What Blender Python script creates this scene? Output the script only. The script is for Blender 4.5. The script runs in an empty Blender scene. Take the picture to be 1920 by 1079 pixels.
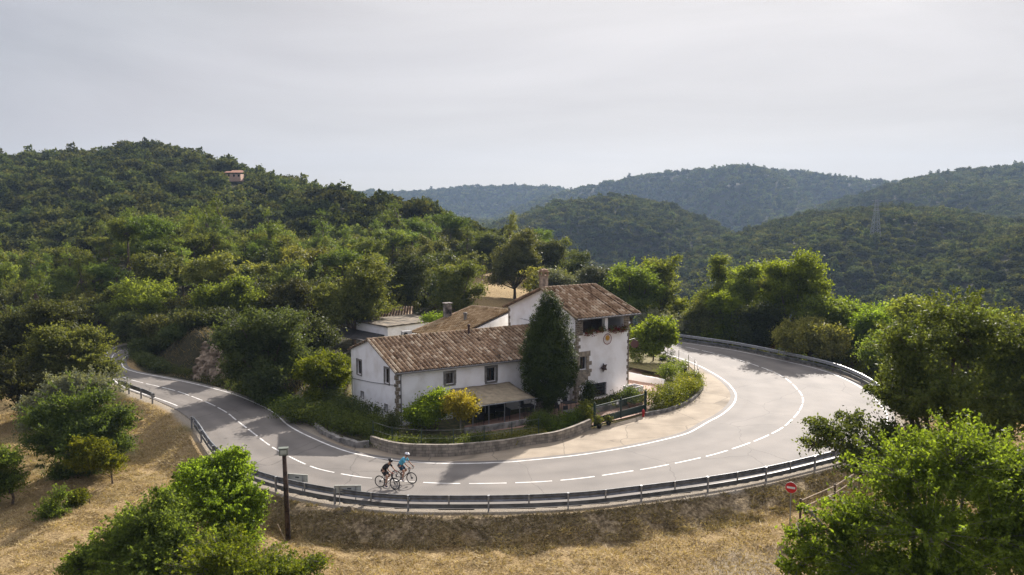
import bpy, bmesh, math, random
import numpy as np
from mathutils import Vector, Matrix
R = math.radians
rng = np.random.default_rng(7)
random.seed(7)
SC = bpy.context.scene
COL = SC.collection

# ------------------------------------------------------------------ camera, sky, sun, exposure
F = 1500.0; CAMZ = 15.4; HOR = 400.0
PITCH = math.atan((539.5-HOR)/F)
cam_d = bpy.data.cameras.new("camera"); cam = bpy.data.objects.new("camera", cam_d); COL.objects.link(cam)
cam.location = (0, 0, CAMZ); cam.rotation_euler = (math.pi/2-PITCH, 0, 0)
cam_d.sensor_width = 36; cam_d.lens = F/1920*36; cam_d.clip_end = 12000; cam_d.clip_start = .3
SC.camera = cam
SUN_AZ = (0.387, 0.922)      # horizontal direction towards the sun
SUN_EL = R(29)
world = bpy.data.worlds.new("World"); SC.world = world; world.use_nodes = True
SC.view_settings.view_transform = 'Standard'; SC.view_settings.look = 'None'
SC.view_settings.exposure = 1.04; SC.view_settings.gamma = 1.0; SC.view_settings.use_curve_mapping = False
def build_world():
    nt = world.node_tree; N = nt.nodes; L = nt.links; N.clear()
    out = N.new('ShaderNodeOutputWorld'); bg = N.new('ShaderNodeBackground'); bg.inputs[1].default_value = 0.1
    sky = N.new('ShaderNodeTexSky'); sky.sky_type = 'NISHITA'; sky.sun_disc = False
    sky.sun_elevation = SUN_EL; sky.sun_rotation = math.atan2(SUN_AZ[0], SUN_AZ[1])
    sky.air_density = 1.0; sky.dust_density = 1.5; sky.ozone_density = 2.0
    tc = N.new('ShaderNodeTexCoord'); mp = N.new('ShaderNodeMapping')
    mp.inputs['Rotation'].default_value = (R(10), R(24), R(25)); mp.inputs['Scale'].default_value = (1.1, 2.0, 6.0)
    nz = N.new('ShaderNodeTexNoise'); nz.inputs['Scale'].default_value = 1.3; nz.inputs['Detail'].default_value = 7; nz.inputs['Roughness'].default_value = .52
    nz.inputs['Distortion'].default_value = .5
    cr = N.new('ShaderNodeMapRange'); cr.inputs[1].default_value = .34; cr.inputs[2].default_value = .66
    cr.inputs[3].default_value = .88; cr.inputs[4].default_value = 1.10
    # veil brightness: brighter towards the sun's side of the sky and the horizon
    dot = N.new('ShaderNodeVectorMath'); dot.operation = 'DOT_PRODUCT'
    sd = Vector((SUN_AZ[0]*math.cos(SUN_EL), SUN_AZ[1]*math.cos(SUN_EL), math.sin(SUN_EL))).normalized()
    dot.inputs[1].default_value = sd
    vr = N.new('ShaderNodeMapRange'); vr.inputs[1].default_value = -.3; vr.inputs[2].default_value = 1.0
    vr.inputs[3].default_value = 0; vr.inputs[4].default_value = 1
    rampc = N.new('ShaderNodeValToRGB')
    e = rampc.color_ramp.elements
    e[0].position = 0; e[0].color = (.39, .39, .47, 1); e[1].position = 1; e[1].color = (.80, .77, .75, 1)
    m1 = e.new(.55); m1.color = (.455, .455, .505, 1); m2 = e.new(.8); m2.color = (.61, .60, .61, 1)
    sc = N.new('ShaderNodeVectorMath'); sc.operation = 'SCALE'; sc.inputs['Scale'].default_value = 4.9
    mix = N.new('ShaderNodeMix'); mix.data_type = 'RGBA'
    L.new(tc.outputs['Generated'], mp.inputs[0]); L.new(mp.outputs[0], nz.inputs['Vector'])
    L.new(nz.outputs[0], cr.inputs[0]); L.new(tc.outputs['Generated'], dot.inputs[0])
    L.new(dot.outputs['Value'], vr.inputs[0]); L.new(vr.outputs[0], rampc.inputs[0]); L.new(rampc.outputs[0], sc.inputs[0])
    # unseen upper sky brightened, added as fill light for the shaded walls
    sx = N.new('ShaderNodeSeparateXYZ'); L.new(tc.outputs['Generated'], sx.inputs[0])
    zen = N.new('ShaderNodeMapRange'); zen.interpolation_type = 'SMOOTHSTEP'; zen.inputs[1].default_value = .24; zen.inputs[2].default_value = .7; zen.inputs[3].default_value = 1.0; zen.inputs[4].default_value = 2.05
    L.new(sx.outputs['Z'], zen.inputs[0]); s2 = N.new('ShaderNodeVectorMath'); s2.operation = 'SCALE'; L.new(sc.outputs[0], s2.inputs[0]); L.new(zen.outputs[0], s2.inputs['Scale'])
    mix.inputs[0].default_value = .94; s3 = N.new('ShaderNodeVectorMath'); s3.operation = 'SCALE'; L.new(s2.outputs[0], s3.inputs[0]); L.new(cr.outputs[0], s3.inputs['Scale'])
    hz_ = N.new('ShaderNodeMapRange'); hz_.interpolation_type = 'SMOOTHSTEP'; hz_.inputs[1].default_value = .0; hz_.inputs[2].default_value = .2; L.new(sx.outputs['Z'], hz_.inputs[0])
    hc_ = N.new('ShaderNodeMix'); hc_.data_type = 'RGBA'; hc_.inputs[6].default_value = (1.03, .985, .89, 1); hc_.inputs[7].default_value = (1, .99, .99, 1); L.new(hz_.outputs[0], hc_.inputs[0])
    s4 = N.new('ShaderNodeVectorMath'); s4.operation = 'MULTIPLY'; L.new(s3.outputs[0], s4.inputs[0]); L.new(hc_.outputs[2], s4.inputs[1])
    mn = N.new('ShaderNodeVectorMath'); mn.operation = 'MINIMUM'; mn.inputs[1].default_value = (5, 5, 6); L.new(sky.outputs[0], mn.inputs[0]); L.new(mn.outputs[0], mix.inputs[6]); L.new(s4.outputs[0], mix.inputs[7])
    L.new(mix.outputs[2], bg.inputs[0]); L.new(bg.outputs[0], out.inputs[0])
build_world()
sun_d = bpy.data.lights.new("sun", 'SUN'); sun = bpy.data.objects.new("sun", sun_d); COL.objects.link(sun)
sun_d.energy = 5.0; sun_d.angle = R(.6); sun_d.color = (1.0, .92, .84)
sv = Vector((SUN_AZ[0]*math.cos(SUN_EL), SUN_AZ[1]*math.cos(SUN_EL), math.sin(SUN_EL)))
sun.rotation_euler = sv.to_track_quat('Z', 'Y').to_euler(); sun.location = (40, 60, 60)
try:
    SC.cycles.max_bounces = 6; SC.cycles.diffuse_bounces = 3; SC.cycles.transmission_bounces = 3
    SC.cycles.volume_bounces = 0; SC.cycles.transparent_max_bounces = 6; SC.cycles.sample_clamp_indirect = 6
    SC.cycles.use_denoising = True; SC.cycles.denoiser = 'OPENIMAGEDENOISE'; SC.cycles.denoising_input_passes = 'RGB_ALBEDO_NORMAL'; SC.cycles.denoising_prefilter = 'NONE'
except Exception: pass

# ------------------------------------------------------------------ picture-to-ground helpers (layout only)
def ray(px, py):
    dx = (px-960)/F; dy = (539.5-py)/F
    c, s = math.cos(PITCH), math.sin(PITCH)
    return dx, c+dy*s, -s+dy*c
def P(px, py, z=0.0):
    x, y, w = ray(px, py); t = (z-CAMZ)/w
    return (x*t, y*t)
def PD(px, py, d):             # point on that sight line at depth d (world y)
    x, y, w = ray(px, py); t = d/y
    return (x*t, d, CAMZ+w*t)
def XD(px, d): return (px-960)/F*d*1.0
def smooth(a, b, x):
    t = np.clip((np.asarray(x, float)-a)/(b-a), 0, 1); return t*t*(3-2*t)
def catmull(pts, step=0.6):
    p = [np.array(q, float) for q in pts]; p = [2*p[0]-p[1]]+p+[2*p[-1]-p[-2]]; out = []
    for i in range(1, len(p)-2):
        n = max(2, int(np.linalg.norm(p[i+1]-p[i])/step))
        for k in range(n):
            t = k/n
            out.append(.5*((2*p[i])+(-p[i-1]+p[i+1])*t+(2*p[i-1]-5*p[i]+4*p[i+1]-p[i+2])*t*t+(-p[i-1]+3*p[i]-3*p[i+1]+p[i+2])*t**3))
    out.append(p[-2]); return np.array(out)
def resample(poly, n):
    d = np.r_[0, np.cumsum(np.linalg.norm(np.diff(poly, axis=0), axis=1))]; s = np.linspace(0, d[-1], n)
    return np.stack([np.interp(s, d, poly[:, k]) for k in range(poly.shape[1])], 1)
def plen(poly): return float(np.linalg.norm(np.diff(poly, axis=0), axis=1).sum())
def seg_dist(x, y, poly):
    best = np.full(x.shape, 1e9)
    for a, b in zip(poly[:-1], poly[1:]):
        dx, dy = b[0]-a[0], b[1]-a[1]; L2 = dx*dx+dy*dy+1e-9
        t = np.clip(((x-a[0])*dx+(y-a[1])*dy)/L2, 0, 1)
        best = np.minimum(best, (x-a[0]-t*dx)**2+(y-a[1]-t*dy)**2)
    return np.sqrt(best)
def inside(x, y, poly):
    c = np.zeros(x.shape, bool); n = len(poly)
    for i in range(n):
        x1, y1 = poly[i][:2]; x2, y2 = poly[(i+1) % n][:2]
        if y1 == y2: continue
        k = ((y1 > y) != (y2 > y)) & (x < (x2-x1)*(y-y1)/(y2-y1)+x1); c ^= k
    return c
def vnoise(x, y, scale, seed=0):
    r = np.random.default_rng(seed); T = r.random((64, 64))
    u = x/scale+1000.5; v = y/scale+1000.5; i = np.floor(u).astype(int); j = np.floor(v).astype(int)
    fu = u-i; fv = v-j; fu = fu*fu*(3-2*fu); fv = fv*fv*(3-2*fv)
    g = lambda a, b: T[a % 64, b % 64]
    return (g(i, j)*(1-fu)+g(i+1, j)*fu)*(1-fv)+(g(i, j+1)*(1-fu)+g(i+1, j+1)*fu)*fv-.5

# ------------------------------------------------------------------ materials
MATS = {}
def new_mat(name):
    m = bpy.data.materials.new(name); m.use_nodes = True; nt = m.node_tree; b = nt.nodes['Principled BSDF']; return m, nt, b
def mat(name, col, rough=.7, metal=0, var=.15, scale=3.0, bump=0, bscale=20, col2=None, spec=.3, detail=5, thr=(.35, .65)):
    if name in MATS: return MATS[name]
    m, nt, b = new_mat(name); N = nt.nodes; L = nt.links
    b.inputs['Roughness'].default_value = rough; b.inputs['Metallic'].default_value = metal; b.inputs['Specular IOR Level'].default_value = spec
    tc = N.new('ShaderNodeTexCoord')
    nz = N.new('ShaderNodeTexNoise'); nz.inputs['Scale'].default_value = scale; nz.inputs['Detail'].default_value = detail
    rp = N.new('ShaderNodeValToRGB'); e = rp.color_ramp.elements; e[0].position, e[1].position = thr
    c = np.array(col); c2 = np.array(col2) if col2 is not None else np.clip(c*(1-2*var), 0, 1)
    e[0].color = (*c2, 1); e[1].color = (*(np.clip(c*(1+var*.3), 0, 1)), 1)
    L.new(tc.outputs['Object'], nz.inputs['Vector']); L.new(nz.outputs[0], rp.inputs[0]); L.new(rp.outputs[0], b.inputs['Base Color'])
    if bump:
        n2 = N.new('ShaderNodeTexNoise'); n2.inputs['Scale'].default_value = bscale; n2.inputs['Detail'].default_value = 4
        bp = N.new('ShaderNodeBump'); bp.inputs['Strength'].default_value = bump; bp.inputs['Distance'].default_value = .05
        L.new(tc.outputs['Object'], n2.inputs['Vector']); L.new(n2.outputs[0], bp.inputs['Height']); L.new(bp.outputs[0], b.inputs['Normal'])
    MATS[name] = m; return m
def leaf_mat(name, c1, c2, c3=None, trans=.35, rough=.55, objvar=.35, spec=.08, stand=.0):
    """leaf colour varies per leaf, per clump and per tree"""
    if name in MATS: return MATS[name]
    m, nt, b = new_mat(name); N = nt.nodes; L = nt.links
    geo = N.new('ShaderNodeNewGeometry'); oi = N.new('ShaderNodeObjectInfo'); tc = N.new('ShaderNodeTexCoord')
    nz = N.new('ShaderNodeTexNoise'); nz.inputs['Scale'].default_value = .9; nz.inputs['Detail'].default_value = 2
    L.new(tc.outputs['Object'], nz.inputs['Vector'])
    a = N.new('ShaderNodeMath'); a.operation = 'MULTIPLY_ADD'; a.inputs[1].default_value = .55
    L.new(geo.outputs['Random Per Island'], a.inputs[0])
    a2 = N.new('ShaderNodeMath'); a2.operation = 'MULTIPLY_ADD'; a2.inputs[1].default_value = 1.1; a2.inputs[2].default_value = -.55+.22
    L.new(nz.outputs[0], a2.inputs[0]); L.new(a2.outputs[0], a.inputs[2])
    rp = N.new('ShaderNodeValToRGB'); e = rp.color_ramp.elements
    e[0].position = .1; e[0].color = (*c1, 1); e[1].position = .9; e[1].color = (*c2, 1)
    if c3 is not None: q = e.new(.97); q.color = (*c3, 1)
    L.new(a.outputs[0], rp.inputs[0])
    hs = N.new('ShaderNodeHueSaturation')
    mr = N.new('ShaderNodeMapRange'); mr.inputs[3].default_value = 1-objvar; mr.inputs[4].default_value = 1+objvar
    L.new(oi.outputs['Random'], mr.inputs[0]); L.new(mr.outputs[0], hs.inputs['Value'])
    ml = N.new('ShaderNodeMath'); ml.operation = 'MULTIPLY'; ml.inputs[1].default_value = 7.31
    fr = N.new('ShaderNodeMath'); fr.operation = 'FRACT'; mh = N.new('ShaderNodeMapRange'); mh.inputs[3].default_value = .5-.035*objvar/.35; mh.inputs[4].default_value = .5+.02
    L.new(oi.outputs['Random'], ml.inputs[0]); L.new(ml.outputs[0], fr.inputs[0]); L.new(fr.outputs[0], mh.inputs[0]); L.new(mh.outputs[0], hs.inputs['Hue'])
    # stands of different trees: broad patches of tone across the woods
    gp_ = N.new('ShaderNodeTexNoise'); gp_.inputs['Scale'].default_value = .022; gp_.inputs['Detail'].default_value = 3; L.new(geo.outputs['Position'], gp_.inputs['Vector'])
    pr_ = N.new('ShaderNodeMapRange'); pr_.inputs[1].default_value = .35; pr_.inputs[2].default_value = .65; pr_.inputs[3].default_value = 1-stand; pr_.inputs[4].default_value = 1+stand; L.new(gp_.outputs[0], pr_.inputs[0])
    pm_ = N.new('ShaderNodeMath'); pm_.operation = 'MULTIPLY'; L.new(pr_.outputs[0], pm_.inputs[0]); L.new(mr.outputs[0], pm_.inputs[1]); L.new(pm_.outputs[0], hs.inputs['Value'])
    L.new(rp.outputs[0], hs.inputs['Color']); L.new(hs.outputs[0], b.inputs['Base Color'])
    b.inputs['Roughness'].default_value = rough; b.inputs['Specular IOR Level'].default_value = spec
    tr = N.new('ShaderNodeBsdfTranslucent'); mx = N.new('ShaderNodeMixShader'); mx.inputs[0].default_value = trans
    gm = N.new('ShaderNodeMix'); gm.data_type = 'RGBA'; gm.blend_type = 'MULTIPLY'; gm.inputs[0].default_value = 1; gm.inputs[7].default_value = (2.3, 2.15, .9, 1)
    L.new(hs.outputs[0], gm.inputs[6]); L.new(gm.outputs[2], tr.inputs[0])
    L.new(b.outputs[0], mx.inputs[1]); L.new(tr.outputs[0], mx.inputs[2]); L.new(mx.outputs[0], N['Material Output'].inputs[0])
    MATS[name] = m; return m

# ------------------------------------------------------------------ object helpers
WL = {}
def tag(o, label=None, cat=None, group=None, kind=None):
    if label: o['label'] = label
    if cat: o['category'] = cat
    if group: o['group'] = group
    if kind: o['kind'] = kind
    return o
def empty(name, loc, label, cat, group=None):
    o = bpy.data.objects.new(name, None); COL.objects.link(o); o.location = loc; o.empty_display_size = .2
    WL[o.name] = Vector(loc); return tag(o, label, cat, group)
def link(name, me, parent=None, wl=None):
    o = bpy.data.objects.new(name, me); COL.objects.link(o)
    if parent is not None: o.parent = parent
    return o
class MB:
    def __init__(s): s.v = []; s.f = []; s.c = []
    def add(s, vs, fs):
        n = len(s.v); s.v += [tuple(map(float, q)) for q in vs]; s.f += [tuple(n+i for i in f) for f in fs]
    def box(s, c, size, rz=0, M=None):
        hx, hy, hz = size[0]/2, size[1]/2, size[2]/2
        vs = [(x, y, z) for z in (-hz, hz) for x, y in ((-hx, -hy), (hx, -hy), (hx, hy), (-hx, hy))]
        ca, sa = math.cos(rz), math.sin(rz)
        if M is not None: vs = [tuple(M @ Vector(q)+Vector(c)) for q in vs]
        else: vs = [(c[0]+x*ca-y*sa, c[1]+x*sa+y*ca, c[2]+z) for x, y, z in vs]
        s.add(vs, [(0, 3, 2, 1), (4, 5, 6, 7), (0, 1, 5, 4), (1, 2, 6, 5), (2, 3, 7, 6), (3, 0, 4, 7)])
    def hexa(s, vs): s.add(vs, [(0, 3, 2, 1), (4, 5, 6, 7), (0, 1, 5, 4), (1, 2, 6, 5), (2, 3, 7, 6), (3, 0, 4, 7)])
    def prism(s, pts, off):        # polygon pts (3D) extruded by vector off
        n = len(pts); o = Vector(off); a = [Vector(p) for p in pts]; b = [p+o for p in a]
        s.add(a+b, [tuple(range(n))[::-1], tuple(range(n, 2*n))]+[(i, (i+1) % n, n+(i+1) % n, n+i) for i in range(n)])
    def tube(s, path, rad, n=6, cap=True):
        path = [Vector(p) for p in path]
        if not hasattr(rad, '__len__'): rad = [rad]*len(path)
        base = len(s.v); u = None
        for i, p in enumerate(path):
            d = (path[min(i+1, len(path)-1)]-path[max(i-1, 0)])
            if d.length < 1e-9: d = Vector((0, 0, 1))
            d.normalize()
            if u is None: u = d.orthogonal().normalized()
            else: u = (u-d*u.dot(d)); u = u.normalized() if u.length > 1e-6 else d.orthogonal().normalized()
            w = d.cross(u)
            for k in range(n):
                a = 2*math.pi*k/n; q = p+(u*math.cos(a)+w*math.sin(a))*rad[i]; s.v.append(tuple(q))
        for i in range(len(path)-1):
            for k in range(n):
                a = base+i*n+k; b = base+i*n+(k+1) % n; s.f.append((a, b, b+n, a+n))
        if cap:
            s.f.append(tuple(base+k for k in range(n))[::-1]); e = base+(len(path)-1)*n; s.f.append(tuple(e+k for k in range(n)))
    def lathe(s, c, prof, n=12):
        base = len(s.v)
        for r, z in prof:
            for k in range(n): a = 2*math.pi*k/n; s.v.append((c[0]+r*math.cos(a), c[1]+r*math.sin(a), c[2]+z))
        for i in range(len(prof)-1):
            for k in range(n):
                a = base+i*n+k; b = base+i*n+(k+1) % n; s.f.append((a, b, b+n, a+n))
        s.f.append(tuple(base+k for k in range(n))[::-1]); e = base+(len(prof)-1)*n; s.f.append(tuple(e+k for k in range(n)))
    def torus(s, c, Rr, r, axis='y', n=32, m=6, M=None):
        base = len(s.v)
        for i in range(n):
            a = 2*math.pi*i/n
            for j in range(m):
                b = 2*math.pi*j/m; q = (Rr+r*math.cos(b)); s.v.append((c[0]+q*math.cos(a), c[1]+r*math.sin(b), c[2]+q*math.sin(a)))
        for i in range(n):
            for j in range(m):
                s.f.append((base+i*m+j, base+i*m+(j+1) % m, base+((i+1) % n)*m+(j+1) % m, base+((i+1) % n)*m+j))
    def sphere(s, c, r, n=10, m=7, sc=(1, 1, 1)):
        prof = [(max(.001, math.sin(math.pi*i/m))*r, -math.cos(math.pi*i/m)*r*sc[2]) for i in range(m+1)]; s.lathe(c, prof, n)
    def mesh(s, name, off=(0, 0, 0), smooth_=False):
        me = bpy.data.meshes.new(name); o = Vector(off)
        me.from_pydata([(a-o.x, b-o.y, c-o.z) for a, b, c in s.v], [], s.f)
        if smooth_: me.polygons.foreach_set('use_smooth', [True]*len(me.polygons))
        me.update(); return me
    def build(s, name, m, parent=None, smooth_=False, label=None, at=None):
        off = WL.get(parent.name, Vector((0, 0, 0))) if parent is not None else Vector(at or (0, 0, 0))
        me = s.mesh(name, off, smooth_); me.materials.append(m); o = link(name, me, parent)
        if parent is not None: WL[o.name] = off     # sub-parts keep the same base
        else: o.location = off; WL[o.name] = off
        if label: o['label'] = label
        return o
def np_mesh(name, V, Fq, m=None, smooth_=False, attr=None):
    me = bpy.data.meshes.new(name); nv = len(V); nf = len(Fq); k = Fq.shape[1]
    me.vertices.add(nv); me.vertices.foreach_set('co', np.asarray(V, np.float32).ravel())
    me.loops.add(nf*k); me.loops.foreach_set('vertex_index', np.asarray(Fq, np.int32).ravel())
    me.polygons.add(nf); me.polygons.foreach_set('loop_start', np.arange(0, nf*k, k, dtype=np.int32)); 
    me.polygons.foreach_set('use_smooth', np.full(nf, smooth_, bool))
    if m: me.materials.append(m)
    if attr:
        for nme, arr in attr.items():
            at = me.attributes.new(nme, 'FLOAT', 'POINT'); at.data.foreach_set('value', np.asarray(arr, np.float32))
    me.update(); me.validate(); return me
def grid_mesh(name, G, m=None, smooth_=True, attr=None):
    a, b = G.shape[:2]; idx = np.arange(a*b).reshape(a, b)
    Fq = np.stack([idx[:-1, :-1], idx[1:, :-1], idx[1:, 1:], idx[:-1, 1:]], -1).reshape(-1, 4)
    return np_mesh(name, G.reshape(-1, 3), Fq, m, smooth_, attr)
# ------------------------------------------------------------------ road layout (measured from the picture, laid on the ground)
inner_px = [(1115,638),(1180,645),(1228,658),(1280,674),(1310,686),(1340,702),(1362,717),(1375,731),(1380,742),(1377,755),(1367,767),(1350,780),(1327,792),(1305,805),(1280,816),(1200,835),(1100,852),(1000,863),(935,868),(848,870),(790,868),(731,862.5),(673,853),(629,840),(586,822),(557,808),(536,794.6),(510,772),(450,744),(400,729),(350,717),(300,707),(262,700),(236,692),(229,683),(231,673),(250,664.5),(300,658),(345,652)]
center_px = [(1105,629),(1180,633),(1240,643),(1270,648.5),(1299,654),(1345,664.5),(1383,674.5),(1418,686),(1450,698),(1475,711.5),(1493,728),(1504,743),(1505,757),(1495,776),(1472,799),(1440,817),(1392,836),(1330,855),(1240,874.5),(1180,884.5),(1085,898),(994,905),(877,907.5),(796,905.5),(702,898),(662,893),(609,883),(577,873),(539,855),(506,836),(469,808),(440,786),(425,774),(395,758),(365,746),(335,735),(305,727),(270,719),(240,711),(220,702),(211,690),(209,675),(215,664),(235,656),(285,649),(330,644)]
outer_px = [(1085,622.5),(1180,626),(1280,641),(1380,656),(1480,677),(1550,694),(1600,713),(1640,737),(1672,770),(1678,795),(1665,822),(1625,848),(1545,871),(1425,900),(1305,921),(1200,935),(1100,947),(994,953),(877,955),(740,953),(627,940),(536,921),(466,898),(430,875),(400,846),(385,822),(365,796),(345,778),(320,763),(290,750),(255,737),(222,724),(203,706),(196,688),(196,672),(200,660),(222,649),(262,642),(315,637)]
def W(pl, z=0): return [P(a, b, z) for a, b in pl]
NS = 420
INN = resample(catmull(W(inner_px)), NS); CEN = resample(catmull(W(center_px)), NS); OUT = resample(catmull(W(outer_px)), NS)
outpoly = [tuple(p) for p in OUT[::4]]+[tuple(OUT[-1]), (-60, 125), (-400, 600), (-60, 620), (0, 300), (9, 150)]

# hills: for each ridge, picture column -> (column, skyline row, distance), front slope, tree allowance
RIDGES = [
 dict(k=[(-900,330,300),(-400,300,360),(0,292,380),(100,285,380),(200,279,380),(270,273,380),(350,284,380),(430,302,350),(500,318,330),(620,338,270),(700,357,240),(760,376,215),(850,400,195),(900,425,180),(960,445,175),(1010,470,170),(1040,560,165),(1100,700,150)], s=.20, b=.12, t=5.5),
 dict(k=[(820,470,760),(930,415,740),(1040,378,740),(1150,364,720),(1250,378,700),(1330,410,690),(1400,450,680),(1480,520,640)], s=.30, b=.3, t=6),
 dict(k=[(1080,620,430),(1200,530,450),(1300,465,500),(1400,425,540),(1500,398,560),(1640,380,560),(1760,385,540),(1850,402,500),(1950,410,470),(2100,380,480),(2600,360,480)], s=.24, b=.25, t=6),
 dict(k=[(1500,640,300),(1600,570,320),(1700,500,360),(1800,455,380),(1920,420,380),(2100,390,400),(2600,370,400)], s=.26, b=.25, t=6),
 dict(k=[(300,380,1900),(700,357,1900),(760,359,1900),(860,350,1900),(960,347,1900),(1040,349,1850),(1080,360,1800),(1300,420,1700)], s=.33, b=.3, t=8),
 dict(k=[(900,420,1500),(1000,375,1500),(1070,355,1500),(1200,328,1500),(1300,318,1450),(1400,314,1450),(1500,322,1450),(1640,338,1400),(1760,345,1400),(2000,350,1400),(2500,350,1400)], s=.30, b=.3, t=8),
 dict(k=[(1330,460,900),(1420,425,900),(1500,395,920),(1560,375,940),(1640,350,960),(1700,332,980),(1800,316,1000),(1920,305,1000),(2100,295,1000),(2600,290,1000)], s=.27, b=.3, t=7),
]
for r_ in RIDGES:
    r_['az'] = np.array([(a-960)/F for a, _, _ in r_['k']]); r_['R'] = np.array([c for _, _, c in r_['k']], float)
    r_['z'] = np.array([CAMZ+(HOR-b)*c/F-r_['t'] for _, b, c in r_['k']])
def ridge_h(r_, x, y):
    az = x/np.maximum(y, 1e-3); Rr = np.interp(az, r_['az'], r_['R']); z = np.interp(az, r_['az'], r_['z'])
    d = y-Rr; k = 18 if r_['t'] < 6 else 40
    dd = np.sqrt(d*d+k*k)-k
    h = z-np.where(d < 0, r_['s'], r_['b'])*dd
    return h
def H(x, y):
    x = np.asarray(x, float); y = np.asarray(y, float)
    ins = inside(x, y, outpoly); d_out = seg_dist(x, y, OUT[::5]); d_c = seg_dist(x, y, CEN[::5])
    far = smooth(62, 90, y)*smooth(0, 14, x)
    fore = -.95*smooth(.8, 3.2, d_out)-.03*np.maximum(0, d_out-4)
    fore = fore-.5*smooth(-14, -30, x)*smooth(3, 12, d_out)
    val = -.5-.28*np.maximum(0, d_out-2.5)-1.5*smooth(2, 6, d_out)
    o = fore*(1-far)+np.maximum(val, -48)*far
    o = np.where(x < -20, np.maximum(o, -4.0), o)
    az = x/np.maximum(y, 1)
    bank = 2.6*smooth(-.33, -.39, az)*smooth(3.9, 7.6, d_c)
    bank = np.where(y > 62, bank, 0)+1.2*smooth(-.20, -.30, az)*smooth(5, 9, d_c)*(y > 58)
    i_ = -.05+bank+1.5*smooth(95, 130, y)*smooth(.08, -.1, az)
    base = np.where(ins, i_, o)
    base = np.maximum(base, -46+0*base)
    w = smooth(70, 120, y); h = base
    L = ridge_h(RIDGES[0], x, y)+vnoise(x, y, 46, 3)*5*smooth(100, 170, y)
    k = 3.0; L = np.where(y > 60, L, -99)
    # soft maximum with the left-hand hill, kept off the road
    L = L*smooth(5, 16, d_c)+(-8)*(1-smooth(5, 16, d_c))
    h = np.where(L-h > -12, np.logaddexp(h/k, L/k)*k-0*h, h); h = np.where((h < base+.25) & (d_c < 9), base, h)
    n2 = vnoise(x, y, 150, 5)*44+vnoise(x, y, 60, 6)*18
    for i, r_ in enumerate(RIDGES[1:]):
        g = ridge_h(r_, x, y)
        Rr = np.interp(az, r_['az'], r_['R']); g = g+n2*smooth(10, 160, np.abs(y-Rr))*(1 if Rr.mean() < 1200 else 1.3)+vnoise(x, y, 25, 9)*2
        g = np.where(y > 170, g, -99); h = np.maximum(h, g)
    rough = vnoise(x, y, 1.7, 11)*.28+vnoise(x, y, .6, 12)*.13
    h = h+rough*np.where(ins, smooth(7, 12, d_c)*smooth(66, 75, y), smooth(.6, 2.5, d_out))
    return h
def Hs(x, y): return float(H(np.array([x]), np.array([y]))[0])

# ------------------------------------------------------------------ ground
def ground_material():
    m, nt, b = new_mat('dry ground'); N = nt.nodes; L = nt.links
    b.inputs['Roughness'].default_value = .95; b.inputs['Specular IOR Level'].default_value = .1
    tc = N.new('ShaderNodeTexCoord')
    def noise(s, d=6, r=.6, mapscale=None):
        n = N.new('ShaderNodeTexNoise'); n.inputs['Scale'].default_value = s; n.inputs['Detail'].default_value = d; n.inputs['Roughness'].default_value = r
        if mapscale:
            mp = N.new('ShaderNodeMapping'); mp.inputs['Scale'].default_value = mapscale; mp.inputs['Rotation'].default_value = (0, 0, R(20)); L.new(tc.outputs['Object'], mp.inputs[0]); L.new(mp.outputs[0], n.inputs['Vector'])
        else: L.new(tc.outputs['Object'], n.inputs['Vector'])
        return n
    def ramp(src, stops):
        r = N.new('ShaderNodeValToRGB'); e = r.color_ramp.elements
        while len(e) < len(stops): e.new(.5)
        for q, (p, c) in zip(e, stops): q.position = p; q.color = (*c, 1)
        L.new(src, r.inputs[0]); return r
    def mix(f, a, c):
        x = N.new('ShaderNodeMix'); x.data_type = 'RGBA'; L.new(f, x.inputs[0]); L.new(a, x.inputs[6]); L.new(c, x.inputs[7]); return x.outputs[2]
    straw = ramp(noise(7, 8, .72, (1, 2.6, 1)).outputs[0], [(.34, (.085, .055, .025)), (.46, (.24, .165, .08)), (.56, (.38, .28, .135)), (.68, (.54, .42, .23))])
    soil = ramp(noise(4.5, 8, .7).outputs[0], [(.36, (.06, .045, .027)), (.5, (.19, .145, .088)), (.64, (.42, .33, .20))])
    litter = ramp(noise(.6, 8, .6).outputs[0], [(.3, (.02, .024, .012)), (.6, (.05, .045, .024)), (.8, (.11, .08, .045))])
    green = ramp(noise(5, 6, .7).outputs[0], [(.3, (.03, .045, .012)), (.7, (.12, .13, .035))])
    gravel = ramp(noise(18, 6, .8).outputs[0], [(.3, (.20, .175, .14)), (.7, (.42, .37, .30))])
    def at(n): a = N.new('ShaderNodeAttribute'); a.attribute_name = n; return a.outputs['Fac']
    c = mix(at('soil'), straw.outputs[0], soil.outputs[0]); c = mix(at('green'), c, green.outputs[0])
    c = mix(at('gravel'), c, gravel.outputs[0]); c = mix(at('forest'), c, litter.outputs[0])
    L.new(c, b.inputs['Base Color'])
    bp = N.new('ShaderNodeBump'); bp.inputs['Strength'].default_value = .9; bp.inputs['Distance'].default_value = .12
    L.new(noise(9, 8, .75).outputs[0], bp.inputs['Height']); L.new(bp.outputs[0], b.inputs['Normal'])
    return m
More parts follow.
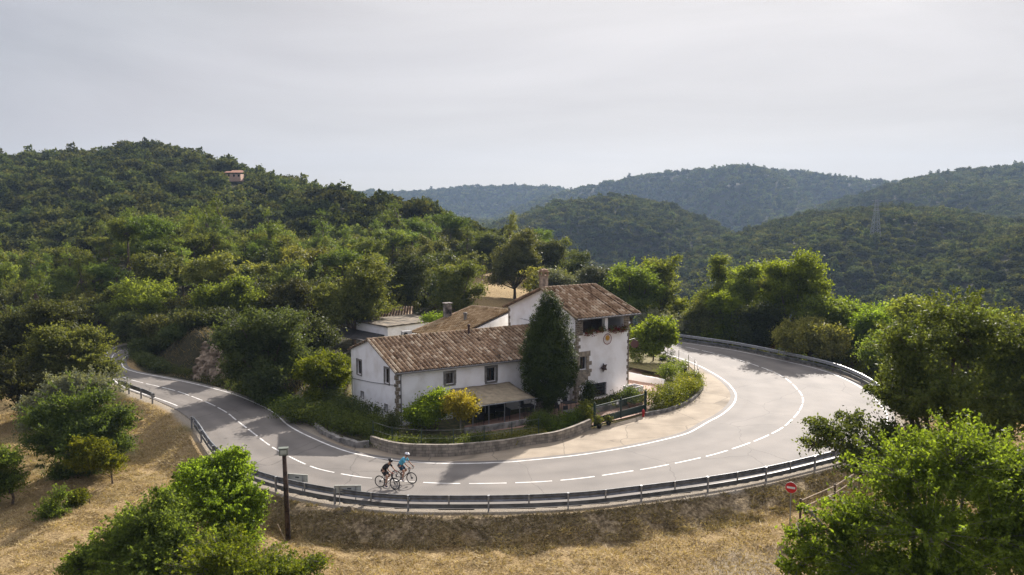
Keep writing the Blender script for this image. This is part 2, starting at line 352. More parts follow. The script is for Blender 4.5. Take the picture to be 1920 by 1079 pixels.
def build_ground():
    az = np.linspace(-1.15, 1.15, 900); rr = np.exp(np.linspace(math.log(9), math.log(4200), 640))
    # finer rows where the road lies
    rr = np.sort(np.r_[rr, np.linspace(35, 100, 200)])
    A, Y = np.meshgrid(az, rr, indexing='ij'); X = A*Y
    Z = H(X, Y); d_out = seg_dist(X, Y, OUT[::4]); d_c = seg_dist(X, Y, CEN[::5]); ins = inside(X, Y, outpoly)
    n = vnoise(X, Y, 2.2, 21)+.6*vnoise(X, Y, .8, 22)
    soil = np.where(ins, 0, smooth(3.1, 2.0, d_out+n*1.1))*smooth(-19, -14, X)*.9
    bankc = ins*(Y > 62)*(X < -14)*smooth(4, 6, d_c)*.55; soil = np.clip(soil+bankc+np.where(X < -20, .35*np.clip(n+.1, 0, 1), 0), 0, 1)
    gravel = np.where(ins, smooth(5.8, 5.2, d_c), smooth(1.0, .5, d_out+n*.5))*.9
    gp = P(1440, 1085, -1.0); dg = np.hypot(X-gp[0]-3, (Y-gp[1])*1.6)
    gravel = np.clip(gravel+smooth(6.5, 4.0, dg+n*1.5)*.7, 0, 1)
    gravel = np.where(ins & (Y > 62) & (X < -14), 0, gravel)
    green = np.where((X < -19) & (Y < 90) & ~ins, smooth(.0, .5, vnoise(X, Y, 5, 31)+.3*n)*.6, 0)+np.where(ins & (Y < 90) & (X > -22), .55, 0)
    az_ = X/Y
    forest = np.where(Y > 93, smooth(93, 105, Y), 0); clear = smooth(.055, .03, np.abs(az_+.012))*smooth(175, 150, Y)
    clear = np.maximum(clear, smooth(5, 3, np.abs(Y-128+0*X))*0)
    forest = np.clip(forest*(1-clear)+ins*(Y > 62)*(X < -14)*smooth(1.9, 2.5, d_c), 0, 1)
    G = np.stack([X, Y, Z], -1)
    me = grid_mesh('ground', G, ground_material(), True, dict(soil=soil.ravel(), gravel=gravel.ravel(), green=green.ravel(), forest=forest.ravel()))
    o = link('ground', me); tag(o, 'dry straw coloured ground with bare soil bank and wooded hills', kind='structure')
build_ground()

# ------------------------------------------------------------------ road surface and markings
def road_mat():
    m, nt, b = new_mat('worn asphalt'); N = nt.nodes; L = nt.links
    b.inputs['Roughness'].default_value = .8; b.inputs['Specular IOR Level'].default_value = .25
    tc = N.new('ShaderNodeTexCoord'); at = N.new('ShaderNodeAttribute'); at.attribute_name = 'track'
    n1 = N.new('ShaderNodeTexNoise'); n1.inputs['Scale'].default_value = .35; n1.inputs['Detail'].default_value = 6
    n2 = N.new('ShaderNodeTexNoise'); n2.inputs['Scale'].default_value = 30; n2.inputs['Detail'].default_value = 3
    n3 = N.new('ShaderNodeTexVoronoi'); n3.feature = 'DISTANCE_TO_EDGE'; n3.inputs['Scale'].default_value = .12
    for n in (n1, n2): L.new(tc.outputs['Object'], n.inputs['Vector'])
    wob = N.new('ShaderNodeVectorMath'); wob.operation = 'MULTIPLY_ADD'; wob.inputs[1].default_value = (1.6, 1.6, 0); L.new(n1.outputs['Color'], wob.inputs[0]); L.new(tc.outputs['Object'], wob.inputs[2]); L.new(wob.outputs[0], n3.inputs['Vector'])
    r1 = N.new('ShaderNodeValToRGB'); e = r1.color_ramp.elements; e[0].position = .3; e[0].color = (.130, .118, .106, 1); e[1].position = .7; e[1].color = (.186, .167, .147, 1)
    L.new(n1.outputs[0], r1.inputs[0])
    mx = N.new('ShaderNodeMix'); mx.data_type = 'RGBA'; mx.blend_type = 'MULTIPLY'; mx.inputs[0].default_value = 1
    r2 = N.new('ShaderNodeMapRange'); r2.inputs[3].default_value = .86; r2.inputs[4].default_value = 1.14; L.new(n2.outputs[0], r2.inputs[0])
    L.new(r1.outputs[0], mx.inputs[6]); L.new(r2.outputs[0], mx.inputs[7])
    m2 = N.new('ShaderNodeMix'); m2.data_type = 'RGBA'; m2.blend_type = 'MULTIPLY'; m2.inputs[0].default_value = 1
    L.new(mx.outputs[2], m2.inputs[6]); L.new(at.outputs['Fac'], m2.inputs[7])
    crk = N.new('ShaderNodeMapRange'); crk.inputs[1].default_value = 0; crk.inputs[2].default_value = .005; crk.inputs[3].default_value = .62; crk.inputs[4].default_value = 1; L.new(n3.outputs['Distance'], crk.inputs[0])
    m3 = N.new('ShaderNodeMix'); m3.data_type = 'RGBA'; m3.blend_type = 'MULTIPLY'; m3.inputs[0].default_value = 1
    L.new(m2.outputs[2], m3.inputs[6]); L.new(crk.outputs[0], m3.inputs[7]); L.new(m3.outputs[2], b.inputs['Base Color'])
    bp = N.new('ShaderNodeBump'); bp.inputs['Strength'].default_value = .3; bp.inputs['Distance'].default_value = .02; L.new(n2.outputs[0], bp.inputs['Height']); L.new(bp.outputs[0], b.inputs['Normal'])
    return m
# per-sample matched cross sections: nearest inner / outer point for every centre point, smoothed
def normals(poly):
    t = np.gradient(poly, axis=0); t /= np.linalg.norm(t, axis=1)[:, None]; return np.stack([-t[:, 1], t[:, 0]], 1)
def nearest(poly, pts):
    ix = np.array([np.argmin(((poly-p)**2).sum(1)) for p in pts]); ix = np.maximum.accumulate(ix)
    ker = np.ones(13)/13; ixs = np.convolve(np.pad(ix.astype(float), 6, 'edge'), ker, 'valid')
    s = np.arange(len(poly)); return np.stack([np.interp(ixs, s, poly[:, k]) for k in range(2)], 1)
CIN = nearest(INN, CEN); COUT = nearest(OUT, CEN)
def build_road():
    n = 24; G = np.zeros((NS, n, 3)); tr = np.zeros((NS, n))
    for i in range(NS):
        a, c, b = CIN[i], CEN[i], COUT[i]
        a = a+(a-c)/np.linalg.norm(a-c)*.45
        for j in range(n):
            t = j/(n-1)
            if t < .5: p = a+(c-a)*t*2; u = t*2
            else: p = c+(b-c)*(t-.5)*2; u = (t-.5)*2
            G[i, j] = (p[0], p[1], .012)
            tr[i, j] = 1-.11*math.exp(-((u-.27)/.08)**2)-.11*math.exp(-((u-.70)/.08)**2)+.07*math.exp(-((u-.5)/.2)**2)
    me = grid_mesh('road', G, road_mat(), True, dict(track=tr.ravel())); o = link('road', me); tag(o, 'pale worn asphalt road curling around the farmhouse', kind='structure'); WL[o.name] = Vector((0, 0, 0))
    wm = mat('road paint', (.72, .71, .68), .6, var=.14, scale=1.6, thr=(.3, .62), col2=(.42, .40, .37))
    def strip(poly, w, z=.017):
        nn = normals(poly); G = np.zeros((len(poly), 2, 3)); G[:, 0, :2] = poly+nn*w/2; G[:, 1, :2] = poly-nn*w/2; G[..., 2] = z; return G
    a = link('edge_line', grid_mesh('edge_line', strip(INN, .13), wm), o)
    OL = COUT+(CEN-COUT)/np.linalg.norm(CEN-COUT, axis=1)[:, None]*np.interp(np.arange(NS), [0, 150, 300, 330, NS], [.7, .5, .6, .25, .15])[:, None]
    a = link('edge_line', grid_mesh('edge_line', strip(OL[310:], .12), wm), o)
    a = link('edge_line', grid_mesh('edge_line', strip(OL[:200], .12), wm), o)
    # dashes: 2.7 m long with .9 m gaps
    d = np.r_[0, np.cumsum(np.linalg.norm(np.diff(CEN, axis=0), axis=1))]; V = []; Fq = []; s = 1.0
    while s+3 < d[-1]:
        g = 2.15
        ss = np.linspace(s, s+g, 7); pts = np.stack([np.interp(ss, d, CEN[:, k]) for k in range(2)], 1); S = strip(pts, .11)
        k = len(V); V += [tuple(q) for q in S.reshape(-1, 3)]; Fq += [(k+2*i, k+2*i+2, k+2*i+3, k+2*i+1) for i in range(6)]; s += g+.5
    link('dashed_line', np_mesh('dashed_line', np.array(V), np.array(Fq), wm), o)
build_road()

# concrete apron inside the bend
def flat_poly(name, pts, z, m, label=None, kind='structure', th=None):
    bm = bmesh.new(); vs = [bm.verts.new((a, b, z)) for a, b in pts]; f = bm.faces.new(vs); bmesh.ops.triangulate(bm, faces=[f]); bmesh.ops.recalc_face_normals(bm, faces=bm.faces)
    if bm.faces[:][0].normal.z < 0: bmesh.ops.reverse_faces(bm, faces=bm.faces)
    me = bpy.data.meshes.new(name); bm.to_mesh(me); bm.free(); me.materials.append(m); o = link(name, me); tag(o, label, kind=kind); return o
apron_mat = mat('cracked concrete', (.32, .265, .195), .9, scale=.45, col2=(.215, .175, .125), bump=.3, bscale=12, detail=5)
def add_cracks(m, sc, w, dark):
    nt = m.node_tree; N = nt.nodes; L = nt.links; b = N['Principled BSDF']; src = b.inputs['Base Color'].links[0].from_socket
    tc = N.new('ShaderNodeTexCoord'); nz = N.new('ShaderNodeTexNoise'); nz.inputs['Scale'].default_value = .8; nz.inputs['Detail'].default_value = 6; L.new(tc.outputs['Object'], nz.inputs['Vector'])
    ma = N.new('ShaderNodeVectorMath'); ma.operation = 'MULTIPLY_ADD'; ma.inputs[1].default_value = (.7, .7, 0); L.new(nz.outputs['Color'], ma.inputs[0]); L.new(tc.outputs['Object'], ma.inputs[2])
    v = N.new('ShaderNodeTexVoronoi'); v.feature = 'DISTANCE_TO_EDGE'; v.inputs['Scale'].default_value = sc; v.inputs['Randomness'].default_value = .6; L.new(ma.outputs[0], v.inputs['Vector'])
    r = N.new('ShaderNodeMapRange'); r.inputs[2].default_value = w; r.inputs[3].default_value = dark; r.inputs[4].default_value = 1; L.new(v.outputs['Distance'], r.inputs[0])
    x = N.new('ShaderNodeMix'); x.data_type = 'RGBA'; x.blend_type = 'MULTIPLY'; x.inputs[0].default_value = 1; L.new(src, x.inputs[6]); L.new(r.outputs[0], x.inputs[7]); L.new(x.outputs[2], b.inputs['Base Color'])
add_cracks(apron_mat, .22, .012, .55)
wall_base = W([(600,800),(640,822),(694,838),(731,850),(775,856),(848,856),(935,846),(994,835),(1040,829),(1075,819),(1109,805)])
bed_edge = W([(1215,778),(1240,774),(1262,768),(1282,760),(1300,750),(1313,737),(1319,725),(1313,708),(1303,696),(1290,684),(1270,675),(1245,668)])
ia = [tuple(p) for p in INN if True]
iw = [INN[i]+(CIN[i]-CIN[i])*0 for i in range(NS)]
nn = normals(INN)
sel = [INN[i]+nn[i]*(.35) for i in range(NS) if (P(1228,658)[1] > INN[i][1] and INN[i][0] > P(600,825)[0] and i < 260)]
# make sure the offset goes towards the house
hc = np.array([1.0, 64.0])
sel = [np.array(p)+(hc-np.array(p))/np.linalg.norm(hc-np.array(p))*.5 for p in sel]
apr = [tuple(p) for p in sel]+[tuple(p) for p in wall_base]+[P(1160, 792), P(1210, 778)]+[tuple(p) for p in bed_edge]
flat_poly('apron_paving', apr, .006, apron_mat, 'cracked sandy concrete apron between the road and the garden wall')
# ------------------------------------------------------------------ trees
BARK = mat('bark', (.13, .095, .065), .9, var=.3, scale=9, bump=.6, bscale=25)
PALEBARK = mat('pale bark', (.26, .23, .19), .9, var=.3, scale=9, bump=.5, bscale=25)
LM = dict(
 oak=leaf_mat('holm oak leaves', (.026, .036, .013), (.098, .118, .042), (.16, .17, .065), .34, stand=.15),
 oakl=leaf_mat('light oak leaves', (.040, .056, .015), (.155, .175, .050), (.23, .24, .08), .4),
 pine=leaf_mat('pine needles', (.032, .048, .012), (.120, .155, .036), (.18, .21, .05), .38, stand=.18),
 grey=leaf_mat('grey olive leaves', (.06, .075, .045), (.16, .18, .12), (.24, .26, .19), .25),
 bright=leaf_mat('fresh green leaves', (.040, .062, .008), (.165, .225, .030), (.28, .32, .05), .55, objvar=.15),
 mid=leaf_mat('mid green leaves', (.036, .052, .012), (.165, .20, .042), (.25, .27, .065), .54, objvar=.2),
 dark=leaf_mat('dark green leaves', (.030, .044, .012), (.110, .138, .036), (.18, .20, .06), .42, objvar=.1),
 cyp=leaf_mat('cypress foliage', (.018, .028, .006), (.075, .092, .020), (.085, .10, .03), .15, objvar=.05),
 yellow=leaf_mat('yellowing leaves', (.14, .12, .02), (.36, .29, .045), (.47, .38, .07), .4, objvar=.05),
 yg=leaf_mat('yellow green leaves', (.035, .05, .006), (.17, .18, .018), (.33, .27, .03), .4, objvar=.1),
 far=leaf_mat('distant tree leaves', (.022, .032, .013), (.098, .116, .046), (.15, .155, .065), .24, rough=1, objvar=.42, stand=.28, spec=0),
 red=leaf_mat('red geranium blossom', (.05, .004, .010), (.20, .01, .02), None, .2, objvar=.05),
)
def quads(P0, nrm, size, r, asp=.55):
    n = len(P0); up = r.normal(size=(n, 3)); u = np.cross(nrm, up); u /= np.linalg.norm(u, axis=1)[:, None]+1e-9; w = np.cross(nrm, u)
    w /= np.linalg.norm(w, axis=1)[:, None]+1e-9
    s = (size*(.6+.8*r.random(n)))[:, None]
    V = np.stack([P0-u*s, P0-w*s*asp, P0+u*s, P0+w*s*asp], 1).reshape(-1, 3)
    return V, np.arange(4*n).reshape(n, 4)
def lobed_leaves(lobes, ncl, per, spread, size, r, shell=.5, flat=.7, asp=.55, upb=.35, sub_=None, spr=None):
    lob0 = lobes; lobes = np.asarray(lobes, float); par = np.arange(len(lobes))
    if sub_:
        k, f = sub_; L2 = np.repeat(lobes, k, 0); par = np.repeat(par, k); dd = r.normal(size=(len(L2), 3)); dd /= np.linalg.norm(dd, axis=1)[:, None]
        L2[:, :3] += dd*L2[:, 3:6]*(r.random(len(L2))**.45*(1.02-f*.55))[:, None]; L2[:, 3:6] *= (f*r.uniform(.65, 1.3, len(L2)))[:, None]; L2[:, 5] *= .8; lobes = L2
    wt = (lobes[:, 3]*lobes[:, 4]*lobes[:, 5])**.72; wt /= wt.sum()
    li = r.choice(len(lobes), ncl, p=wt); d = r.normal(size=(ncl, 3)); d /= np.linalg.norm(d, axis=1)[:, None]
    d[:, 2] = np.where(d[:, 2] < -.35, d[:, 2]*.8, d[:, 2])
    rad = shell+(1.08-shell)*r.random(ncl)**.6; rad = np.where(r.random(ncl) < .08, rad*1.22, rad)
    C = lobes[li, :3]+d*lobes[li, 3:6]*rad[:, None]
    k = ncl*per; CC = np.repeat(C, per, 0); cs = np.repeat(spread*(.55+.9*r.random(ncl)), per)[:, None]
    g = r.normal(size=(k, 3)); g[:, 2] *= flat; Pp = CC+g*cs
    nrm = np.repeat(d, per, 0)*.6+r.normal(size=(k, 3))*.75; nrm[:, 2] += upb; nrm /= np.linalg.norm(nrm, axis=1)[:, None]
    V, Fq = quads(Pp, nrm, size, r, asp)
    if spr:
        nS, ls, nl = spr; pl_ = np.asarray(lob0, float); w0 = pl_[:, 3]**2; w0 /= w0.sum(); si = r.choice(len(pl_), nS, p=w0); cen = (pl_[:, :3]*w0[:, None]).sum(0)
        dd = r.normal(size=(nS, 3)); o_ = pl_[si, :3]-cen; dd += o_/(np.linalg.norm(o_, axis=1)[:, None]+.5)*1.3; dd[:, 2] = np.abs(dd[:, 2])*.7+.15*dd[:, 2]; dd /= np.linalg.norm(dd, axis=1)[:, None]
        t = (.55+(ls-.55)*r.random((nS, nl)))[..., None]; Q = pl_[si, :3][:, None]+dd[:, None]*pl_[si, 3:6][:, None]*t; Q[..., 2] += .06*(t[..., 0]-.5)**2; Q = (Q+r.normal(size=Q.shape)*spread*.30*(1.6-t/ls)).reshape(-1, 3)
        nm = r.normal(size=Q.shape); nm[:, 2] += upb; nm /= np.linalg.norm(nm, axis=1)[:, None]; V3, F3 = quads(Q, nm, size, r, asp); Fq = np.vstack([Fq, F3+len(V)]); V = np.vstack([V, V3])
        SPR.append((pl_[si, :3]+dd*pl_[si, 3:6]*.3, pl_[si, :3]+dd*pl_[si, 3:6]*ls*.97))
    return V, Fq, C, par[li]
SPR = []
def rand_lobes(n, rx, rz, cz, r, lob=.5, flat=1.0):
    out = [(0, 0, cz, rx*.62, rx*.62, rz*.7)]
    for i in range(n):
        a = 2*math.pi*(i+r.random()*.7)/n*1.618*2; h = r.uniform(-.75, .95); s = rx*lob*(.65+.5*r.random()); rr = math.sqrt(max(0, 1-h*h*.8))*(rx-s*.75)*(.75+.3*r.random()); out.append((rr*math.cos(a), rr*math.sin(a), cz+h*max(.1, rz-s*.7), s, s, s*flat*(.65+.3*r.random())))
    return out
def wood(C, li, lobes, base_h, trunk_r, r, lean=(0, 0), nbr=5, sides=6, wig=.15):
    mb = MB(); top = Vector((lean[0], lean[1], base_h)); mb.tube([(0, 0, -.5), (0, 0, 0), (lean[0]*.4+r.normal()*wig*.3, lean[1]*.4, base_h*.5), top], [trunk_r*1.35, trunk_r*1.12, trunk_r*.9, trunk_r*.75], sides+2)
    for i, l in enumerate(lobes):
        c = Vector(l[:3]); mid = top.lerp(c, .5)+Vector((r.normal()*wig, r.normal()*wig, -.1*abs(c.z-top.z))); r0 = trunk_r*(.5 if i else .7)
        mb.tube([top-Vector((0, 0, .15)), mid, c], [r0, r0*.7, r0*.4], sides)
        ids = np.where(li == i)[0]
        if len(ids):
            for k in r.choice(ids, min(nbr, len(ids)), replace=False):
                q = Vector(C[k]); m2 = c.lerp(q, .5)+Vector((r.normal()*wig, r.normal()*wig, r.normal()*wig)); mb.tube([c, m2, q], [r0*.34, r0*.22, max(.006, r0*.09)], 4, cap=False)
    return mb
def tree_meshes(name, lobes, ncl, per, spread, size, lm, seed, base_h=2, trunk_r=.2, lean=(0, 0), shell=.5, bark=None, nbr=5, flat=.7, asp=.55, upb=.35, wig=.15, sub_=(8, .45), spr=None):
    r = np.random.default_rng(seed); V, Fq, C, li = lobed_leaves(lobes, ncl, per, spread, size, r, shell, flat, asp, upb, sub_, spr)
    cm = np_mesh(name+' crown', V, Fq, lm); t = wood(C, li, lobes, base_h, trunk_r, r, lean, nbr, wig=wig)
    if spr:
        for p_, q_ in zip(*SPR.pop()): t.tube([tuple(p_), tuple((p_+q_)/2+r.normal(size=3)*.04), tuple(q_)], [.013, .008, .003], 4, cap=False)
    t = t.mesh(name+' trunk', smooth_=True); t.materials.append(bark or BARK); return cm, t
def put_tree(name, loc, meshes, label, cat='tree', group=None, rz=0, sc=1, parts=('crown', 'trunk')):
    e = empty(name, loc, label, cat, group); e.rotation_euler = (0, 0, rz); e.scale = (sc, sc, sc) if not hasattr(sc, '__len__') else sc
    for me, n in zip(meshes, parts): link(n, me, e)
    return e

# ---- shared crowns for the hillside wood
HK = []
def _hk():
    r = np.random.default_rng(11)
    for i in range(4):   # round holm oaks
        lb = rand_lobes(8, 3.2, 2.6, 4.2, r, .48); HK.append(('holm_oak',)+tree_meshes('holm oak', lb, 330, 20, .26, .15, LM['oak' if i % 2 else 'oakl'], 100+i, 2.2, .2, nbr=2))
    for i in range(3):   # flat-topped pines
        lb = [(0, 0, 6.6, 2.0, 2.0, .9)]+[(math.cos(a)*1.9, math.sin(a)*1.9, 6.2+r.uniform(-.8, .5), 1.4, 1.4, .8) for a in np.arange(6)*1.05+r.random()]+[(.5, -.6, 4.7, 1.3, 1.3, .6)]
        HK.append(('umbrella_pine',)+tree_meshes('umbrella pine', lb, 330, 20, .24, .15, LM['pine'], 110+i, 5.2, .16, nbr=2, asp=.35))
    for i in range(3):   # tall open pines
        lb = [(r.normal()*.3, r.normal()*.3, 2.6+k*1.05, (2.1-.23*k)*(.8+.3*r.random()), (2.1-.23*k), .75) for k in range(7)]+[(r.normal()*1.2, r.normal()*1.2, 3+k*1.4, .9, .9, .6) for k in range(4)]
        HK.append(('tall_pine',)+tree_meshes('tall pine', lb, 340, 20, .24, .14, LM['pine'], 120+i, 7.5, .15, nbr=2, asp=.3, shell=.35))
_hk()
# ---- light crowns for far forests (geometry-node instances inside ONE stuff object per wood)
def far_src(kind, i, m):
    r = np.random.default_rng(300+i)
    if kind == 0: lb = rand_lobes(6, 3.0, 2.4, 2.9, r, .5)
    elif kind == 1: lb = [(0, 0, 4.4, 2.6, 2.6, 1.0)]+[(math.cos(a)*1.7, math.sin(a)*1.7, 3.9+r.uniform(-.6, .5), 1.4, 1.4, .8) for a in np.arange(5)*1.25]+[(0, 0, 2.5, 1.0, 1.0, 1.2)]
    else: lb = [(0, 0, 1.6+k*1.1, 2.2-.33*k, 2.2-.33*k, .9) for k in range(6)]
    V, Fq, _, _ = lobed_leaves(lb, 85, 7, .42, .42, r, .6, asp=.7)
    return np_mesh('forest crown', V, Fq, m)
SRC = bpy.data.collections.new('forest crown shapes')
for k_, kd in enumerate((0, 0, 1, 1, 2, 0)):
    so = bpy.data.objects.new('forest_crown_%d' % k_, far_src(kd, k_, LM['far'])); SRC.objects.link(so)
def forest(name, X, Y, S, label):
    Z = H(X, Y)-.3; n = len(X); r = np.random.default_rng(len(X))
    me = np_mesh.__globals__['bpy'].data.meshes.new(name); me.vertices.add(n); me.vertices.foreach_set('co', np.stack([X, Y, Z], 1).astype(np.float32).ravel())
    at = me.attributes.new('size', 'FLOAT', 'POINT'); at.data.foreach_set('value', S.astype(np.float32))
    at = me.attributes.new('turn', 'FLOAT', 'POINT'); at.data.foreach_set('value', (r.random(n)*6.28).astype(np.float32))
    at = me.attributes.new('pick', 'INT', 'POINT'); at.data.foreach_set('value', r.integers(0, 6, n).astype(np.int32))
    me.materials.append(LM['far'])
    o = link(name, me); tag(o, label, 'forest', kind='stuff')
    g = bpy.data.node_groups.new(name, 'GeometryNodeTree'); g.interface.new_socket('Geometry', in_out='INPUT', socket_type='NodeSocketGeometry'); g.interface.new_socket('Geometry', in_out='OUTPUT', socket_type='NodeSocketGeometry')
    N = g.nodes; L = g.links; gi = N.new('NodeGroupInput'); go = N.new('NodeGroupOutput'); ip = N.new('GeometryNodeInstanceOnPoints'); ci = N.new('GeometryNodeCollectionInfo')
    ci.inputs['Collection'].default_value = SRC; ci.inputs['Separate Children'].default_value = True; ci.inputs['Reset Children'].default_value = True
    def na(nm, t): a = N.new('GeometryNodeInputNamedAttribute'); a.data_type = t; a.inputs['Name'].default_value = nm; return a.outputs['Attribute']
    ip.inputs['Pick Instance'].default_value = True
    cx = N.new('ShaderNodeCombineXYZ'); L.new(na('turn', 'FLOAT'), cx.inputs['Z']); sx = N.new('ShaderNodeCombineXYZ'); sz = na('size', 'FLOAT')
    for q in range(3): L.new(sz, sx.inputs[q])
    L.new(gi.outputs[0], ip.inputs['Points']); L.new(ci.outputs[0], ip.inputs['Instance']); L.new(na('pick', 'INT'), ip.inputs['Instance Index'])
    L.new(cx.outputs[0], ip.inputs['Rotation']); L.new(sx.outputs[0], ip.inputs['Scale']); L.new(ip.outputs[0], go.inputs[0])
    md = o.modifiers.new('forest', 'NODES'); md.node_group = g; return o
def scatter(pxr, dr, spacing, r, keep=None):
    """jittered grid over a wedge of ground"""
    x0 = (pxr[0]-960)/F*dr[1] if pxr[0] < 960 else (pxr[0]-960)/F*dr[0]; x1 = (pxr[1]-960)/F*dr[1] if pxr[1] > 960 else (pxr[1]-960)/F*dr[0]
    gx, gy = np.meshgrid(np.arange(x0, x1, spacing), np.arange(dr[0], dr[1], spacing)); X = (gx+r.uniform(-.48, .48, gx.shape)*spacing).ravel(); Y = (gy+r.uniform(-.48, .48, gx.shape)*spacing).ravel()
    az = X/Y*F+960; k = (az > pxr[0]) & (az < pxr[1]); 
    if keep is not None: k &= keep(X, Y)
    return X[k], Y[k]
rf = np.random.default_rng(5)
def visible(X, Y, t):        # ground hidden behind nearer crests needs no trees
    Z = H(X, Y)+t; el = (Z-CAMZ)/Y; ok = np.ones(len(X), bool)
    for f in (.97, .93, .88, .82, .75, .67, .58, .5, .42):
        h = H(X*f, Y*f); ok &= ((h+4-CAMZ)/(Y*f) < el+.004)
    return ok
def dens(X, Y): return vnoise(X, Y, 40, 41) > -.42
# left hill: individuals near, a mass beyond
X, Y = scatter((-500, 1085), (93, 290), 4.9, rf)
az = X/Y*F+960
dc = seg_dist(X, Y, CEN[::6]); 
clearing = ((az > 880) & (az < 1010) & (Y < 150)) | ((az > 660) & (az < 800) & (Y > 108) & (Y < 122)&(az>735)) | ((az > 560) & (Y < 102)) | (az > 1040) & (Y > 150)
house_clear = (np.hypot(X-(XD(440, 300)), (Y-296)) < 0)
k = (dc > 6.5) & ~clearing & visible(X, Y, 7); X, Y = X[k], Y[k]
order = np.argsort(Y); X, Y = X[order], Y[order]
HX, HY = X, Y
vis = (X/Y*F+960 > -20); near_ix = np.where(vis)[0][:262]
zz = H(X, Y)
def kind_at(x, y):
    v = float(vnoise(np.array([x]), np.array([y]), 30, 51)[0])+rf.normal()*.18
    return rf.integers(0, 4) if v < .02 else (rf.integers(4, 7) if v < .16 else rf.integers(7, 10))
LAB = dict(holm_oak='round dark green holm oak in the hillside wood left of the farmhouse', umbrella_pine='flat topped green pine in the hillside wood left of the farmhouse', tall_pine='tall feathery pine in the hillside wood left of the farmhouse')
for i in near_ix:
    k = HK[int(kind_at(X[i], Y[i]))]; s = rf.uniform(.75, 1.25)*(1.0 if k[0] == 'holm_oak' else 1.08)
    put_tree(k[0], (X[i], Y[i], zz[i]-.1), k[1:], LAB[k[0]], 'tree', k[0].replace('_', ' ')+'s of the hillside wood', rf.uniform(0, 6.28), (s*rf.uniform(.85, 1.1), s*rf.uniform(.85, 1.1), s*rf.uniform(.85, 1.15)))
rest = np.ones(len(X), bool); rest[near_ix] = False
Xr, Yr = X[rest], Y[rest]
X2, Y2 = scatter((-500, 1085), (290, 430), 4.2, rf, lambda a, b: visible(a, b, 7))
Xr = np.r_[Xr, X2]; Yr = np.r_[Yr, Y2]
hz = P(440, 330); HZX, HZY = XD(441, 318), 318.0
kk = ~((np.abs(Xr/Yr*F+960-441) < 22) & (Yr > 285) & (Yr < 324)) & ~((np.abs(Xr/Yr*F+960-330) < 90) & (Yr > 318) & (Yr < 322)); Xr, Yr = Xr[kk], Yr[kk]
forest('hillside_forest', Xr, Yr, rf.uniform(.5, .95, len(Xr))+.5*rf.random(len(Xr))**4, 'dense mixed pine and oak wood covering the left hillside')
def far_forest(name, pxr, dr, sp, s, label, extra=None):
    def kp(a, b):
        t = visible(a, b, 5) & (vnoise(a, b, sp*7, 91)+.5*vnoise(a, b, sp*2.2, 92) < .62) & (rf.random(len(a)) > .04)
        return t if extra is None else t & extra(a, b)
    X, Y = scatter(pxr, dr, sp, rf, kp); forest(name, X, Y, (rf.uniform(.5, .95, len(X))+.5*rf.random(len(X))**4)*s, label); return len(X)
n1 = far_forest('valley_forest', (900, 2300), (255, 620), 4.2, .90, 'dark green wood on the near right hill beyond the valley')
n2_ = far_forest('middle_hill_forest', (700, 2300), (620, 1020), 5.4, 1.1, 'blue green wood on the rounded middle hill beyond the farmhouse')
n3_ = far_forest('distant_forest', (600, 2300), (1020, 2000), 8.5, 1.55, 'hazy blue woods on the farthest ridges')
rv = np.random.default_rng(12); X, Y = scatter((1130, 3000), (118, 262), 6.2, rv, lambda a, b: (~inside(a, b, outpoly)) & (seg_dist(a, b, OUT[::6]) > 16))
forest('valley_floor_forest', X, Y, rv.uniform(.6, 1.2, len(X)), 'green wood filling the valley just below the bend')
print('FOREST', len(Xr), n1, n2_, n3_)
# ------------------------------------------------------------------ farmhouse
PLASTER = mat('white plaster', (.86, .85, .83), .9, var=.05, scale=.9, bump=.25, bscale=9, col2=(.70, .67, .62), detail=9, thr=(.25, .55))
STONE = mat('dressed stone', (.33, .28, .21), .9, var=.25, scale=3.5, bump=.4, bscale=12)
GSTONE = mat('grey stone', (.23, .215, .19), .9, var=.25, scale=4, bump=.4, bscale=14)
RUBBLE = mat('rubble stone', (.27, .22, .16), .95, var=.35, scale=7, bump=.8, bscale=9)
GLASSD = mat('dark window glass', (.012, .013, .015), .12, var=.1, spec=.6)
WOOD = mat('weathered brown wood', (.10, .065, .04), .8, var=.3, scale=8)
DMETAL = mat('dark green metal', (.012, .035, .028), .45, var=.1, spec=.5)
GALV = mat('galvanised steel', (.30, .31, .32), .45, metal=.6, var=.15, scale=6, spec=.5)
BLACK = mat('black plastic', (.014, .014, .015), .5, var=.1)
CEMENT = mat('grey cement', (.27, .255, .23), .95, var=.3, scale=2.2, bump=.4, bscale=15)
TERRA = mat('terracotta', (.32, .15, .085), .85, var=.2, scale=6)
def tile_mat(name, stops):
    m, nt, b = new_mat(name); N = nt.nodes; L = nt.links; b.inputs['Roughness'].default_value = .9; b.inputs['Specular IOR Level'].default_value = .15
    at = N.new('ShaderNodeAttribute'); at.attribute_name = 'tint_shade'; tc = N.new('ShaderNodeTexCoord'); nz = N.new('ShaderNodeTexNoise'); nz.inputs['Scale'].default_value = .8; nz.inputs['Detail'].default_value = 8; nz.inputs['Roughness'].default_value = .65
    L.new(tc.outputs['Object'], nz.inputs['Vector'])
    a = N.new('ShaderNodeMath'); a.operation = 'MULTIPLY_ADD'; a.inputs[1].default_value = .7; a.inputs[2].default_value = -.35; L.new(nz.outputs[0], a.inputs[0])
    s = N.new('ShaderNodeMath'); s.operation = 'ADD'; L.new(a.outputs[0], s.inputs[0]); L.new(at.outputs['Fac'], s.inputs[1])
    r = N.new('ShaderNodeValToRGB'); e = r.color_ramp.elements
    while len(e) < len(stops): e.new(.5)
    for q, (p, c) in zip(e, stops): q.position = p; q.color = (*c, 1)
    L.new(s.outputs[0], r.inputs[0]); L.new(r.outputs[0], b.inputs['Base Color']); return m
